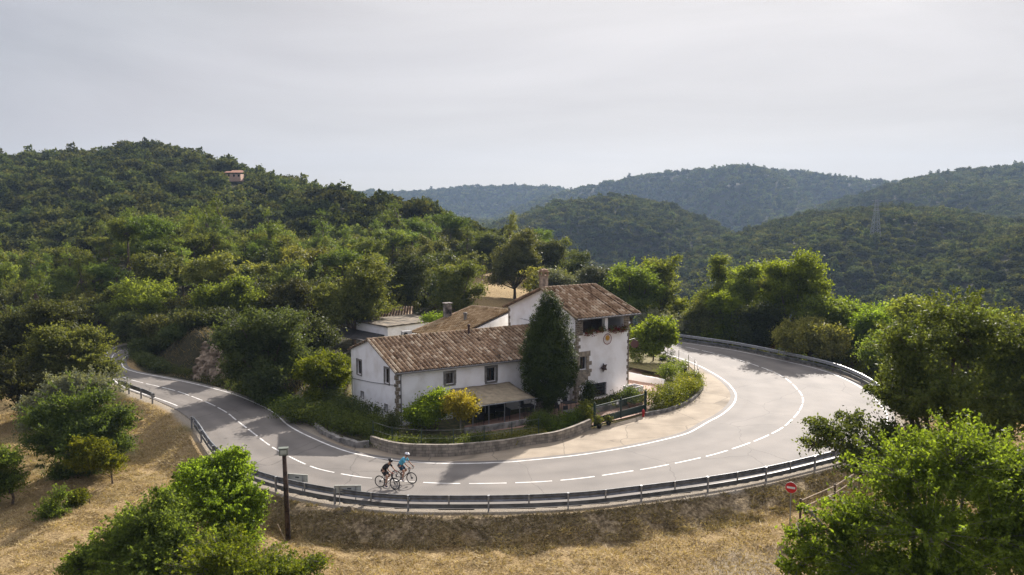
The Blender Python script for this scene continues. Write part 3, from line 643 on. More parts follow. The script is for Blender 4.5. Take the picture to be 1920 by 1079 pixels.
TILE = tile_mat('weathered roof tiles', [(.08, (.030, .020, .013)), (.32, (.085, .052, .03)), (.55, (.19, .12, .068)), (.78, (.34, .24, .15)), (.97, (.52, .43, .31))])
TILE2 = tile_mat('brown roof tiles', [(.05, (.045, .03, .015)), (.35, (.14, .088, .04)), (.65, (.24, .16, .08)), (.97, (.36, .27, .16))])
def tile_roof(name, eL, eR, rR, rL, m, parent, pitch=.35, row=.42, amp=.10, thick=.10, over=.0):
    eL, eR, rR, rL = [np.array(q, float) for q in (eL, eR, rR, rL)]
    wd = max(np.linalg.norm(eR-eL), np.linalg.norm(rR-rL)); ln = (np.linalg.norm(rL-eL)+np.linalg.norm(rR-eR))/2
    nc = int(wd/pitch); nr = int(ln/row); K = 8; nrm = np.cross(eR-eL, rL-eL); nrm /= np.linalg.norm(nrm)
    if nrm[2] < 0: nrm = -nrm
    r = np.random.default_rng(nc*7+nr); T = np.clip(.5+.17*r.normal(size=(nr, nc, 2)), .02, .98); T = .5+(T-.5)*.75+.03*r.normal(size=(1, nc, 1)); T[..., 0] += .22; T[..., 1] -= .52  # random tone per tile; pale crests and dark channels paint in wave shading
    us = np.linspace(0, 1, nc*K+1); V = []; tint_shade = []
    rows = []
    wob = np.cumsum(r.normal(size=nc*K+1))*.0004
    for j in range(nr):
        for q, lift in ((0.0, .035), (1.0, .0)):
            v = (j+q)/nr; base = (eL+(eR-eL)*us[:, None])*(1-v)+(rL+(rR-rL)*us[:, None])*v
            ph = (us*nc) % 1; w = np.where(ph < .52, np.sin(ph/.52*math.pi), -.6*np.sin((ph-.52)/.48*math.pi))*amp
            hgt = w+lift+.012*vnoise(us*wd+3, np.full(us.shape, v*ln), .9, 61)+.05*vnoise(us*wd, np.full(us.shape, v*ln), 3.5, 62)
            rows.append(base+nrm*hgt[:, None]); ci = np.minimum((us*nc).astype(int), nc-1); tint_shade.append(T[j, ci, (ph >= .52).astype(int)])
    G = np.array(rows); off = np.array(WL[parent.name]) if parent is not None else 0
    me = grid_mesh(name, G-off, m, False, dict(tint_shade=np.array(tint_shade).ravel()))
    o = link(name, me, parent); WL[o.name] = Vector(off)
    return o
def slab(name, pts, th, m, parent):      # sheet of boards under the tiles
    mb = MB(); a = [Vector(p)-Vector((0, 0, .03)) for p in pts]; mb.prism(a, (0, 0, -th)); return mb.build(name, m, parent)
def V2(p): return np.array(p[:2], float)
def facade(mb, A, B, z0, z1, holes, thick, inward, ztop=None):
    """wall from A to B with real openings; holes = (s0, s1, za, zb) along the wall"""
    A = V2(A); B = V2(B); L_ = np.linalg.norm(B-A); d = (B-A)/L_; n = np.array([-d[1], d[0]]); n = n if np.dot(n, inward) > 0 else -n
    ss = sorted({0, L_, *[h[0] for h in holes], *[h[1] for h in holes]}); zs = sorted({z0, z1, *[h[2] for h in holes], *[h[3] for h in holes]})
    def pt(s, z, o): q = A+d*s+n*o; return (q[0], q[1], z)
    for s0, s1 in zip(ss[:-1], ss[1:]):
        for a, b in zip(zs[:-1], zs[1:]):
            cs, cz = (s0+s1)/2, (a+b)/2
            if any(h[0] < cs < h[1] and h[2] < cz < h[3] for h in holes): continue
            mb.add([pt(s0, a, 0), pt(s1, a, 0), pt(s1, b, 0), pt(s0, b, 0)], [(0, 1, 2, 3)])
            mb.add([pt(s0, a, thick), pt(s1, a, thick), pt(s1, b, thick), pt(s0, b, thick)], [(3, 2, 1, 0)])
    for h in holes:
        mb.add([pt(h[0], h[2], 0), pt(h[1], h[2], 0), pt(h[1], h[3], 0), pt(h[0], h[3], 0), pt(h[0], h[2], thick), pt(h[1], h[2], thick), pt(h[1], h[3], thick), pt(h[0], h[3], thick)], [(0, 4, 5, 1), (1, 5, 6, 2), (2, 6, 7, 3), (3, 7, 4, 0)])
    mb.add([pt(0, z1, 0), pt(L_, z1, 0), pt(L_, z1, thick), pt(0, z1, thick)], [(0, 1, 2, 3)])
    return pt
def window_unit(parent, pt, h, stone=GSTONE, sw=.2, inset=.16, sill=True, bars=True, label=None, flowers=False):
    s0, s1, a, b = h
    f = MB()
    if sw > 0:
        for q in ((s0-sw, s0, a-.02, b+sw*.9), (s1, s1+sw, a-.02, b+sw*.9), (s0, s1, b, b+sw*.9), (s0-sw*.8, s1+sw*.8, a-sw*.8, a-.02)):
            f.hexa([pt(q[0], q[2], -.03), pt(q[1], q[2], -.03), pt(q[1], q[2], .03), pt(q[0], q[2], .03), pt(q[0], q[3], -.03), pt(q[1], q[3], -.03), pt(q[1], q[3], .03), pt(q[0], q[3], .03)])
        o = f.build('window', stone, parent, label=label)
    else:
        f.hexa([pt(s0, a, -.035), pt(s1, a, -.035), pt(s1, a, .05), pt(s0, a, .05), pt(s0, a+.05, -.035), pt(s1, a+.05, -.035), pt(s1, a+.05, .05), pt(s0, a+.05, .05)])
        o = f.build('window', stone, parent, label=label)
    p = MB(); p.add([pt(s0+.0, a, inset+.03), pt(s1, a, inset+.03), pt(s1, b, inset+.03), pt(s0, b, inset+.03)], [(0, 1, 2, 3)]); p.build('pane', GLASSD, o)
    if bars:
        w = MB(); t = .045
        for q in ((s0, s0+t, a, b), (s1-t, s1, a, b), (s0+t, s1-t, a, a+t), (s0+t, s1-t, b-t, b), ((s0+s1)/2-t/2, (s0+s1)/2+t/2, a+t, b-t)):
            w.hexa([pt(q[0], q[2], inset-.02), pt(q[1], q[2], inset-.02), pt(q[1], q[2], inset+.02), pt(q[0], q[2], inset+.02), pt(q[0], q[3], inset-.02), pt(q[1], q[3], inset-.02), pt(q[1], q[3], inset+.02), pt(q[0], q[3], inset+.02)])
        w.build('sash', WOOD, o)
    return o
def quoins(mb, corner, d1, d2, z0, z1, r, big=.42, small=.24, h=.32, proud=.02):
    """alternating corner stones: d1 and d2 are unit vectors along the two walls"""
    z = z0; i = 0; c = V2(corner); d1 = V2(d1); d2 = V2(d2)
    while z < z1-.05:
        hh = min(h*(.8+.4*r.random()), z1-z); a, b = (big, small) if i % 2 else (small, big); a *= .85+.3*r.random(); b *= .85+.3*r.random()
        o = c-d1*proud-d2*proud
        q = [o, o+d1*(a+proud), o+d1*(a+proud)+d2*(proud+.02), o+d1*(.02+proud)+d2*(.02+proud), o+d1*(proud+.02)+d2*(b+proud), o+d2*(b+proud)]
        mb.prism([(p[0], p[1], z+.008) for p in q], (0, 0, hh-.016)); z += hh; i += 1
rq = np.random.default_rng(77)

# --- long white wing
C1 = np.array([-8.3, 56.7]); dw = np.array([.8578, .514]); dg = np.array([-.612, .791]); LW = 15.2; WG = 7.2
C2_ = C1+dg*WG; E1 = C1+dw*LW; ZE = 4.06; ZEB = 4.72; ZR = 5.8
RL = C1+dg*4.06; 
nin = np.array([-dw[1], dw[0]])
wing = empty('farmhouse_wing', (C1[0], C1[1], 0), 'long white farmhouse wing with low tiled roof and two stone framed windows facing the road', 'house')
mb = MB()
def s_at(px, C, d, ):   # distance along a wall where it meets a picture column
    k = (px-960)/F; kk = 1/math.cos(0); # small pitch correction ignored
    return (k*C[1]-C[0])/(d[0]-k*d[1])
hw = []
for a, b, zt, zb in ((834, 849, 700, 720), (912, 928.5, 690, 715)):
    s0, s1 = s_at(a, C1, dw), s_at(b, C1, dw); dep = C1[1]+dw[1]*(s0+s1)/2; hw.append((s0, s1, PD(0, zb, dep)[2], PD(0, zt, dep)[2]))
pt = facade(mb, C1, E1, -.3, ZE, hw, .35, nin)
hg = []
for a, b, zt, zb in ((666, 673.5, 676, 702), (718, 726, 691, 719), (717.5, 722.5, 759, 773), (672.5, 677, 735, 746)):
    s0, s1 = s_at(a, C1, dg), s_at(b, C1, dg); s0, s1 = min(s0, s1), max(s0, s1); dep = C1[1]+dg[1]*(s0+s1)/2; hg.append((s0, s1, PD(0, zb, dep)[2], PD(0, zt, dep)[2]))
ptg = facade(mb, C1, C2_, -.3, ZE, hg, .35, dw)
RLs = 4.06
mb.prism([(*C1, ZE), (*RL, ZR), (*C2_, ZEB), (*C2_, ZE)], (*(dw*.35), 0))
mb.hexa([(*(C2_), -.3), (*(C2_+dw*LW), -.3), (*(C2_+dw*LW-nin*.35), -.3), (*(C2_-nin*.35), -.3), (*(C2_), ZEB), (*(C2_+dw*LW), ZEB), (*(C2_+dw*LW-nin*.35), ZEB), (*(C2_-nin*.35), ZEB)])
mb.build('wall', PLASTER, wing)
for h, l in zip(hw, ('small square window with stone surround', 'larger window with stone surround')): window_unit(wing, pt, h, label=l)
for i, h in enumerate(hg): window_unit(wing, ptg, h, sw=.13 if i < 2 else .06, bars=i < 2)
q = MB(); quoins(q, C1, dw, dg, -.2, ZE-.05, rq, .3, .16, .3); q.build('corner_stones', RUBBLE, wing)
ov = .28
eL = C1-dw*.22-nin*ov*1.0; eR = C1+dw*(LW+.3)-nin*ov; sl = (ZR-ZE)/np.dot(RL-C1, nin)
rLp = RL-dw*.22; rRp = np.array([1.95, 68.0])
zl = ZE-ov*sl+.06
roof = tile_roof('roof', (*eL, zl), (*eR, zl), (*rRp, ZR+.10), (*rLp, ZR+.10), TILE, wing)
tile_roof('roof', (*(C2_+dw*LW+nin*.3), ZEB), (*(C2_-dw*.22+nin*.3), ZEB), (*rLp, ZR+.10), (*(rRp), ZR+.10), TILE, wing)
rid = MB()
for i in range(34):
    a = rLp+(rRp-rLp)*i/34; b = rLp+(rRp-rLp)*(i+1.12)/34; rid.tube([(*a, ZR+.10), (*b, ZR+.085)], [.115, .09], 8)
rid.build('ridge_tiles', TERRA if False else mat('ridge tile', (.30, .20, .13), .9, var=.4, scale=1.2, col2=(.13, .10, .05)), roof)
g = MB(); g.tube([(*(eL-nin*.05), zl-.06), (*(eR-nin*.05), zl-.06)], .06, 8); g.tube([(*(C1-dw*.05-nin*.12+dw*.35), zl-.06), (*(C1-dw*.05-nin*.06+dw*.35), zl-.5), (*(C1-nin*.06+dw*.32), 0)], .04, 6); g.build('gutter', mat('zinc gutter', (.17, .165, .16), .7), wing)
cb = MB(); cb.tube([ptg(0, PD(0, 723, 56.7)[2], -.04), ptg(WG*.5, PD(0, 715, 60)[2], -.05), ptg(WG, PD(0, 709, 62.4)[2], -.04)], .02, 5); cb.build('cable', BLACK, wing)
vp = MB(); pv = RL+dw*(8.3); vp.lathe((*(pv-nin*.35), ZR-.1), [(.09, 0), (.09, .62), (.12, .63), (.12, .75), (.05, .8)], 10); vp.build('flue', mat('dark flue', (.05, .03, .025), .7), wing)

# --- square tower house
T0 = np.array([5.25, 64.0]); dt = np.array([.819, .574]); ds = np.array([-.574, .819]); TW = 5.72; TD = 9.7; TZ = 7.0; TR = 8.97
tower = empty('farmhouse_tower', (T0[0], T0[1], 0), 'tall white farmhouse with open top floor balcony, sundial and tiled gable roof', 'house')
mb = MB(); tn = ds
def zt_(px, py, C, d):
    s = s_at(px, C, d); return s, PD(px, py, C[1]+d[1]*s)[2]
lo = (.62, 2.98, 5.66, 6.82); lo2 = (3.32, 5.05, 5.68, 6.82)
s0 = s_at(1090, T0, dt); w1 = (.30, s_at(1101, T0, dt), zt_(1095, 693, T0, dt)[1], zt_(1095, 669, T0, dt)[1])
g1 = (s_at(1107, T0, dt), s_at(1140, T0, dt), zt_(1124, 744, T0, dt)[1], zt_(1124, 718.5, T0, dt)[1])
ptf = facade(mb, T0, T0+dt*TW, -.3, TZ, [lo, lo2, w1, g1], .35, ds)
ptl = facade(mb, T0, T0+ds*TD, -.3, TZ, [], .35, dt)
ptr = facade(mb, T0+dt*TW, T0+dt*TW+ds*TD, -.3, TZ, [(4, 4.9, 3.2, 4.5)], .35, -dt)
facade(mb, T0+ds*TD, T0+ds*TD+dt*TW, -.3, TZ, [], .35, -ds)
pk = T0+ds*4.5
mb.prism([(*T0, TZ), (*pk, TR), (*(T0+ds*TD), TZ)], (*(dt*.35), 0)); mb.prism([(*(T0+dt*(TW-.35)), TZ), (*(pk+dt*(TW-.35)), TR), (*(T0+ds*TD+dt*(TW-.35)), TZ)], (*(dt*.35), 0))
mb.build('wall', PLASTER, tower)
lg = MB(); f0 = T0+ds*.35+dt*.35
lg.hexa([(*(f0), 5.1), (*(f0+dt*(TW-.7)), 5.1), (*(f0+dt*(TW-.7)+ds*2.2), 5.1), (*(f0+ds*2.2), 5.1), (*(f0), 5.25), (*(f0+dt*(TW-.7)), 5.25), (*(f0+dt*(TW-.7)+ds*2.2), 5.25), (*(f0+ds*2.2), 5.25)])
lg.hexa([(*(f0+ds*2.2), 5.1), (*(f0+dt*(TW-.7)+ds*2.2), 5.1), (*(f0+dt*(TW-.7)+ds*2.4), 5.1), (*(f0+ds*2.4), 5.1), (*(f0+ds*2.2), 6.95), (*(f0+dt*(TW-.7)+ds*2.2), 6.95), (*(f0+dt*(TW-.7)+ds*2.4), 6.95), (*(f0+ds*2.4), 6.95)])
lgo = lg.build('balcony_floor', mat('shade painted render', (.16, .125, .10), .9), tower)  # dark brown paints the loggia's inner shade into floor and back wall
for a in (.9, 3.3):
    bd = MB(); q = f0+ds*2.19+dt*a; bd.hexa([(*q, 5.26), (*(q+dt*1.1), 5.26), (*(q+dt*1.1-ds*.05), 5.26), (*(q-ds*.05), 5.26), (*q, 6.75), (*(q+dt*1.1), 6.75), (*(q+dt*1.1-ds*.05), 6.75), (*(q-ds*.05), 6.75)]); bd.build('balcony_door', WOOD, tower)
rp_ = MB()
for s_a, s_b in ((-.02, .60), (5.07, TW+.02)):
    for k in range(9):
        za = 5.52+k*.155; rp_.hexa([ptf(s_a, za, -.03), ptf(s_b, za, -.03), ptf(s_b, za, .2), ptf(s_a, za, .2), ptf(s_a+.01*rq.normal(), za+.14, -.03+.01*rq.normal()), ptf(s_b+.01*rq.normal(), za+.14, -.03), ptf(s_b, za+.14, .2), ptf(s_a, za+.14, .2)])
rp_.build('stone_pier', RUBBLE, tower)
pl = MB(); pl.hexa([ptf(3.0, 5.5, -.02), ptf(3.3, 5.5, -.02), ptf(3.3, 5.5, .1), ptf(3.0, 5.5, .1), ptf(3.0, 6.84, -.02), ptf(3.3, 6.84, -.02), ptf(3.3, 6.84, .1), ptf(3.0, 6.84, .1)]); pl.build('balcony_pillar', PLASTER, tower)
lt = MB(); lt.hexa([ptf(-.03, 6.82, -.04), ptf(TW+.03, 6.82, -.04), ptf(TW+.03, 6.82, .3), ptf(-.03, 6.82, .3), ptf(-.03, 6.97, -.04), ptf(TW+.03, 6.97, -.04), ptf(TW+.03, 6.97, .3), ptf(-.03, 6.97, .3)])
lt.build('lintel', WOOD, tower)
q = MB(); quoins(q, T0, dt, ds, 4.2, 5.5, rq, .38, .2, .3, .022); quoins(q, T0, dt, ds, -.1, 2.7, rq, .55, .3, .36, .022); q.build('corner_stones', STONE, tower)
q = MB(); quoins(q, T0+dt*TW, -dt, ds, -.1, 5.5, rq, .22, .12, .27, .02); quoins(q, T0+ds*TD, dt, -ds, 0, 6.9, rq, .32, .18, .3, .02); q.build('corner_stones', RUBBLE, tower)
# window by the left corner with heavy yellow stone surround
ws = MB(); a0, a1, za, zb = w1
def blk(s0, s1, z0, z1, pr=.035): ws.hexa([ptf(s0, z0, -pr), ptf(s1, z0, -pr), ptf(s1, z0, .05), ptf(s0, z0, .05), ptf(s0, z1, -pr), ptf(s1, z1, -pr), ptf(s1, z1, .05), ptf(s0, z1, .05)])
blk(-.06, a1+.42, zb, zb+.42); blk(a1, a1+.3, za+.62, zb-.01); blk(a1, a1+.58, za+.3, za+.61); blk(a1, a1+.3, za-.02, za+.29); blk(-.03, a1+.52, za-.30, za-.03, .10)
blk(.0, a1+.42, za-.62, za-.31, .05); blk(.0, a1+.18, za-.95, za-.63, .05); blk(.0, a1-.1, za-1.3, za-.96, .05); blk(-.03, a0, za-.02, zb-.01)
wo = ws.build('window', STONE, tower, label='corner window with heavy yellow stone surround'); p = MB(); p.add([ptf(a0, za, .2), ptf(a1, za, .2), ptf(a1, zb, .2), ptf(a0, zb, .2)], [(0, 1, 2, 3)]); p.build('pane', GLASSD, wo)
w = MB(); w.hexa([ptf((a0+a1)/2-.03, za, .12), ptf((a0+a1)/2+.03, za, .12), ptf((a0+a1)/2+.03, za, .18), ptf((a0+a1)/2-.03, za, .18), ptf((a0+a1)/2-.03, zb, .12), ptf((a0+a1)/2+.03, zb, .12), ptf((a0+a1)/2+.03, zb, .18), ptf((a0+a1)/2-.03, zb, .18)]); w.build('sash', WOOD, wo)
gw = window_unit(tower, ptf, g1, sw=0, inset=.18, bars=False, label='wide low dark window with horizontal bars')
w = MB()
for k in range(5):
    zz_ = g1[2]+(k+.5)/5*(g1[3]-g1[2]); w.tube([ptf(g1[0], zz_, .06), ptf(g1[1], zz_, .06)], .018, 5)
w.build('bars', BLACK, gw)
# sundial
def disc(mb, s, z, r, o0, o1, n=28, fn=None):
    fn = fn or ptf; a = [fn(s+r*math.cos(2*math.pi*k/n), z+r*math.sin(2*math.pi*k/n), o1) for k in range(n)]; b = [fn(s+r*math.cos(2*math.pi*k/n), z+r*math.sin(2*math.pi*k/n), o0) for k in range(n)]
    mb.add(a+b, [tuple(range(n)), tuple(range(n, 2*n))[::-1]]+[(i, (i+1) % n, n+(i+1) % n, n+i) for i in range(n)])
def ring(mb, s, z, r0, r1, o, n=36, z2=1.0):
    A = [ptf(s+r0*math.cos(2*math.pi*k/n), z+r0*z2*math.sin(2*math.pi*k/n), o) for k in range(n)]; B = [ptf(s+r1*math.cos(2*math.pi*k/n), z+r1*z2*math.sin(2*math.pi*k/n), o) for k in range(n)]
    mb.add(A+B, [(i, (i+1) % n, n+(i+1) % n, n+i) for i in range(n)])
ssd, zsd = zt_(1140.5, 636, T0, dt)
m_ = MB(); disc(m_, ssd, zsd, .46, -.006, -.03); sdo = m_.build('sundial', mat('sundial face', (.74, .70, .64), .8, var=.04), tower)
m_ = MB(); ring(m_, ssd, zsd, .40, .465, -.033); ring(m_, ssd, zsd+.08, .26, .275, -.033)
for k in range(9): 
    a = math.pi+k*math.pi/8; c0 = (ssd+.31*math.cos(a), zsd+.31*math.sin(a)); m_.hexa([ptf(c0[0]-.012, c0[1]-.03, -.033), ptf(c0[0]+.012, c0[1]-.03, -.033), ptf(c0[0]+.012, c0[1]-.03, -.031), ptf(c0[0]-.012, c0[1]-.03, -.031), ptf(c0[0]-.012, c0[1]+.03, -.033), ptf(c0[0]+.012, c0[1]+.03, -.033), ptf(c0[0]+.012, c0[1]+.03, -.031), ptf(c0[0]-.012, c0[1]+.03, -.031)])
m_.build('dial_ring', mat('dark red paint', (.22, .05, .045), .7), sdo)
m_ = MB(); disc(m_, ssd, zsd+.1, .22, -.031, -.038, 20)
for k in range(12):
    a = 2*math.pi*k/12; m_.add([ptf(ssd+.2*math.cos(a-.13), zsd+.1+.2*math.sin(a-.13), -.036), ptf(ssd+.2*math.cos(a+.13), zsd+.1+.2*math.sin(a+.13), -.036), ptf(ssd+.30*math.cos(a), zsd+.1+.30*math.sin(a), -.036)], [(0, 1, 2)])
m_.tube([ptf(ssd, zsd+.1, -.03), ptf(ssd, zsd-.1, -.2)], .012, 5); m_.build('painted_sun', mat('ochre paint', (.55, .30, .04), .7, var=.15), sdo)
# roofs
zs = (TR-TZ)/4.5; o_ = .42; e0 = T0-ds*o_-dt*.35; e1 = T0-ds*o_+dt*(TW+.9); zz0 = TZ-o_*zs+.12; pk0 = pk-dt*.35; pk1 = pk+dt*(TW+.1)
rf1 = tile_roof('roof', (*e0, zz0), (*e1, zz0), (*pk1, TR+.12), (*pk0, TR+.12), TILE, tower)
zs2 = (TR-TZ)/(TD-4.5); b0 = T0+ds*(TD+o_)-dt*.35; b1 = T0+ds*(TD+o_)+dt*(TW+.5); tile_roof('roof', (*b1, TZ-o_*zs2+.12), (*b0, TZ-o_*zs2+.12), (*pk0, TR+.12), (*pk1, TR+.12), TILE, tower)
EDG = mat('eave tiles', (.26, .18, .12), .9, var=.5, scale=7)
sb = MB(); sb.prism([(*e0, zz0-.03), (*e1, zz0-.03), (*pk1, TR+.09), (*pk0, TR+.09)], (0, 0, -.09)); sb.prism([(*b1, TZ-o_*zs2+.09), (*b0, TZ-o_*zs2+.09), (*pk0, TR+.09), (*pk1, TR+.09)], (0, 0, -.09)); sb.build('roof_boards', EDG, tower)
wb = MB(); wb.prism([(*(eL+dw*.03), zl-.03), (*eR, zl-.03), (*rRp, ZR+.07), (*(rLp+dw*.03), ZR+.07)], (0, 0, -.08)); wb.prism([(*(C2_+dw*LW+nin*.3), ZEB-.03), (*(C2_-dw*.19+nin*.3), ZEB-.03), (*(rLp+dw*.03), ZR+.07), (*rRp, ZR+.07)], (0, 0, -.08)); wb.build('roof_boards', EDG, wing)
rid = MB(); RT = MATS['ridge tile']
for i in range(14):
    a = pk0+(pk1-pk0)*i/14; b = pk0+(pk1-pk0)*(i+1.12)/14; rid.tube([(*a, TR+.12), (*b, TR+.10)], [.12, .095], 8)
for P0_, P1_ in (((*pk0, TR+.13), (*e0, zz0+.03)), ((*pk1, TR+.13), (*e1, zz0+.03)), ((*pk0, TR+.13), (*b0, TZ-o_*zs2+.15))):
    P0_ = Vector(P0_); P1_ = Vector(P1_)
    for i in range(12): rid.tube([P0_.lerp(P1_, i/12), P0_.lerp(P1_, min(1, (i+1.1)/12))-Vector((0, 0, .02))], [.10, .085], 7)
rid.build('ridge_tiles', RT, rf1)
gm = MB(); gm.tube([(*(e0-ds*.05), zz0-.05), (*(e1-ds*.05), zz0-.05)], .07, 8); gm.build('gutter', MATS['zinc gutter'], tower)
# chimney with pantile cap
cp = T0+ds*5.2+dt*.55; CHM = mat('chimney render', (.42, .33, .25), .9, var=.3, scale=2.5, bump=.4)
ch = MB(); ch.box((cp[0], cp[1], 9.3), (.56, .56, 1.5), math.atan2(dt[1], dt[0])); cho = ch.build('chimney', CHM, tower)
ch = MB()
for sx in (-1, 1):
    for sy in (-1, 1): q = cp+dt*.24*sx+ds*.24*sy; ch.box((q[0], q[1], 10.2), (.13, .13, .3), math.atan2(dt[1], dt[0]))
ch.box((cp[0], cp[1], 10.06), (.70, .70, .07), math.atan2(dt[1], dt[0])); ch.box((cp[0], cp[1], 10.39), (.76, .76, .06), math.atan2(dt[1], dt[0]))
for k in range(6):
    a = k*math.pi/3; ch.tube([(cp[0]+0.36*math.cos(a), cp[1]+0.36*math.sin(a), 10.46), (cp[0], cp[1], 10.58)], [.13, .09], 7)
ch.build('cap', MATS['ridge tile'], cho)
# awning arm / aerial on the left wall, dish on the right
an = MB(); an.tube([ptl(5.8, 6.05, 0), ptl(5.8, 6.15, -.5), ptl(6.6, 6.2, -.5)], .03, 5); an.tube([ptl(4.8, 6.15, -.5), ptl(7.2, 6.2, -.5)], .02, 5)
for k in range(7): an.tube([ptl(4.9+k*.36, 6.2, -.75), ptl(4.9+k*.36, 6.2, -.25)], .012, 4)
an.build('aerial', GALV, tower)

# --- rear building with brown roof
bA = np.array([-3.9, 78.0]); bB = np.array([-.1, 74.7]); bD = np.array([-9.2, 71.9]); bE = np.array([-5.2, 68.6])
rear = empty('rear_building', (-5, 74, 0), 'low rear building with mossy brown tile roof and two chimney stacks behind the long wing', 'house')
mb = MB(); bA2 = bA*2-bD; bB2 = bB*2-bE
mb.prism([(*(bD+(bA-bD)*.04), -.2), (*(bE+(bB-bE)*.04), -.2), (*(bB2+(bB-bB2)*.04), -.2), (*(bA2+(bA-bA2)*.04), -.2)], (0, 0, 4.65))
mb.prism([(*(bD+(bA-bD)*.05), 4.4), (*(bA), 6.1), (*(bA2+(bA-bA2)*.05), 4.4)], (*((bB-bA)), 0)); mb.build('wall', PLASTER, rear)
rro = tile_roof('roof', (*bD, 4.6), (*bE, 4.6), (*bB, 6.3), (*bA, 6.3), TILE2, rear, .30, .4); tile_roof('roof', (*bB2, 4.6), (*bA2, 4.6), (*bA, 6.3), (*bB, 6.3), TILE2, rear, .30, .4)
rid = MB()
for i in range(13): a = bA+(bB-bA)*i/13; b = bA+(bB-bA)*(i+1.1)/13; rid.tube([(*a, 6.32), (*b, 6.3)], [.12, .1], 8)
for i in range(18): a = Vector((*bA, 6.32)).lerp(Vector((*bD, 4.65)), i/18); b = Vector((*bA, 6.32)).lerp(Vector((*bD, 4.65)), (i+1.1)/18); rid.tube([a, b], [.11, .1], 8)
rid.build('ridge_tiles', RT, rro)
def stack(pxb, pyb, pyt, d, w, capw, m, name='chimney', round_=False):
    x, y, zb = PD(pxb, pyb, d); zt = PD(pxb, pyt, d)[2]; c = MB()
    if round_: c.lathe((x, y, zb-.5), [(w/2, 0), (w/2, zt-zb+.35), (w/2+.05, zt-zb+.36), (w/2+.05, zt-zb+.5), (.1, zt-zb+.55)], 10)
    else:
        c.box((x, y, (zb-.5+zt-.22)/2), (w, w, zt-.22-zb+.5), .55)
        for sx in (-1, 1):
            for sy in (-1, 1): c.box((x+sx*w*.33, y+sy*w*.33, zt-.14), (.1, .1, .16), 0)
        c.box((x, y, zt-.03), (capw, capw, .07), .55)
    o = c.build(name, m, rear); return o
stack(839, 600, 568, 75.5, .62, .78, mat('sooty render', (.27, .24, .21), .9, var=.5, scale=2)); stack(872.5, 607, 587, 73.5, .30, .4, CEMENT, 'flue', True)
ac = empty('air_conditioner', PD(762, 628, 70.5), 'grey air conditioning unit on the roof edge behind the long wing', 'air conditioner')
x, y, z = PD(762, 627, 70.5); c = MB(); c.box((x, y, z), (.9, .4, .6), .55); c.build('case', mat('pale grey metal', (.42, .42, .41), .5), ac); c = MB(); M_ = .55
px_ = x+math.sin(M_)*.21-.15*math.cos(M_); py_ = y-math.cos(M_)*.21-.15*math.sin(M_)
n = 14; c.add([(px_+.2*math.cos(2*math.pi*k/n)*math.cos(M_), py_+.2*math.cos(2*math.pi*k/n)*math.sin(M_), z+.2*math.sin(2*math.pi*k/n)) for k in range(n)], [tuple(range(n))]); c.build('fan_grille', BLACK, ac)
# --- flat roofed annexe
an0 = np.array(P(727, 628, 2.45)); ax = np.array(P(668, 615, 2.45)); ay = np.array(P(832, 606, 2.45)); 
an0 = np.array(PD(727, 612, 84)[:2]); zt = PD(727, 612, 84)[2]; ax = np.array(PD(668, 600, 88.5)[:2]); ay = np.array(PD(830, 593, 89.5)[:2])
annex = empty('flat_roof_annexe', (*an0, 0), 'white flat roofed annexe with cement roof behind the long wing', 'outbuilding')
a4 = ax+ay-an0; c = MB(); c.prism([(*an0, 0), (*ay, 0), (*a4, 0), (*ax, 0)], (0, 0, zt-.12)); c.build('wall', PLASTER, annex)
cen = (an0+a4)/2; ex = [cen+(p-cen)*1.04 for p in (an0, ay, a4, ax)]; c = MB(); c.prism([(*p, zt-.12) for p in ex], (0, 0, .14)); c.build('roof', mat('stained cement roof', (.20, .165, .12), .95, var=.4, scale=1.2, bump=.4), annex)
l0 = an0+(ax-an0)*.1; l1 = ax+(ax-an0)*.35; fw = (an0-ay)/np.linalg.norm(an0-ay)
c = MB(); c.prism([(*l0, zt-1.0), (*l1, zt-1.0), (*(l1+fw*2.6), zt-1.35), (*(l0+fw*2.6), zt-1.35)], (0, 0, -.07)); c.build('lean_to_roof', mat('dark fibre cement', (.06, .055, .05), .9, var=.3), annex)
c = MB()
for p in (l0+fw*2.4, l1+fw*2.4): c.box((p[0], p[1], (zt-1.4)/2), (.12, .12, zt-1.4))
c.build('lean_to_post', WOOD, annex)
shed = empty('tiled_shed', PD(742, 590, 97), 'small tiled shed roof under the round oak behind the annexe', 'shed')
x, y, z = PD(742, 583, 97); c = MB(); c.box((x, y, z/2-.3), (3.4, 3, z-.6)); c.build('wall', mat('brown render', (.2, .16, .12), .9), shed)
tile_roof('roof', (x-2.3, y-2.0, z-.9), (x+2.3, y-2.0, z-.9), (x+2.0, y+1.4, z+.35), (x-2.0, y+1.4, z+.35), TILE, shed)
# far house on the left hill
hz_ = Hs(HZX, HZY); far_h = empty('hilltop_house', (HZX, HZY, hz_), 'small pinkish house with terracotta roof high on the left hill', 'house')
x, y, z = PD(441, 328, HZY-6); x2 = x; c = MB(); c.box((x, y, z-1.2), (5.4, 4, 2.8)); c.build('wall', mat('pink render', (.50, .34, .25), .9, var=.1), far_h)
c = MB(); c.prism([(x-3.4, y-2.4, z+.6), (x+3.4, y-2.4, z+.6), (x+3.4, y+.2, z+1.2), (x-3.4, y+.2, z+1.2)], (0, 0, .14)); c.prism([(x-1.8, y+.3, z+1.25), (x+2.4, y+.3, z+1.25), (x+2.4, y+2.2, z+1.7), (x-1.8, y+2.2, z+1.7)], (0, 0, .13)); c.build('roof', TERRA, far_h)
c = MB()
for k in (-1.8, .2, 2.0): c.box((x+k, y-2.02, z-.4), (.7, .05, .9))
c.build('window', GLASSD, far_h)
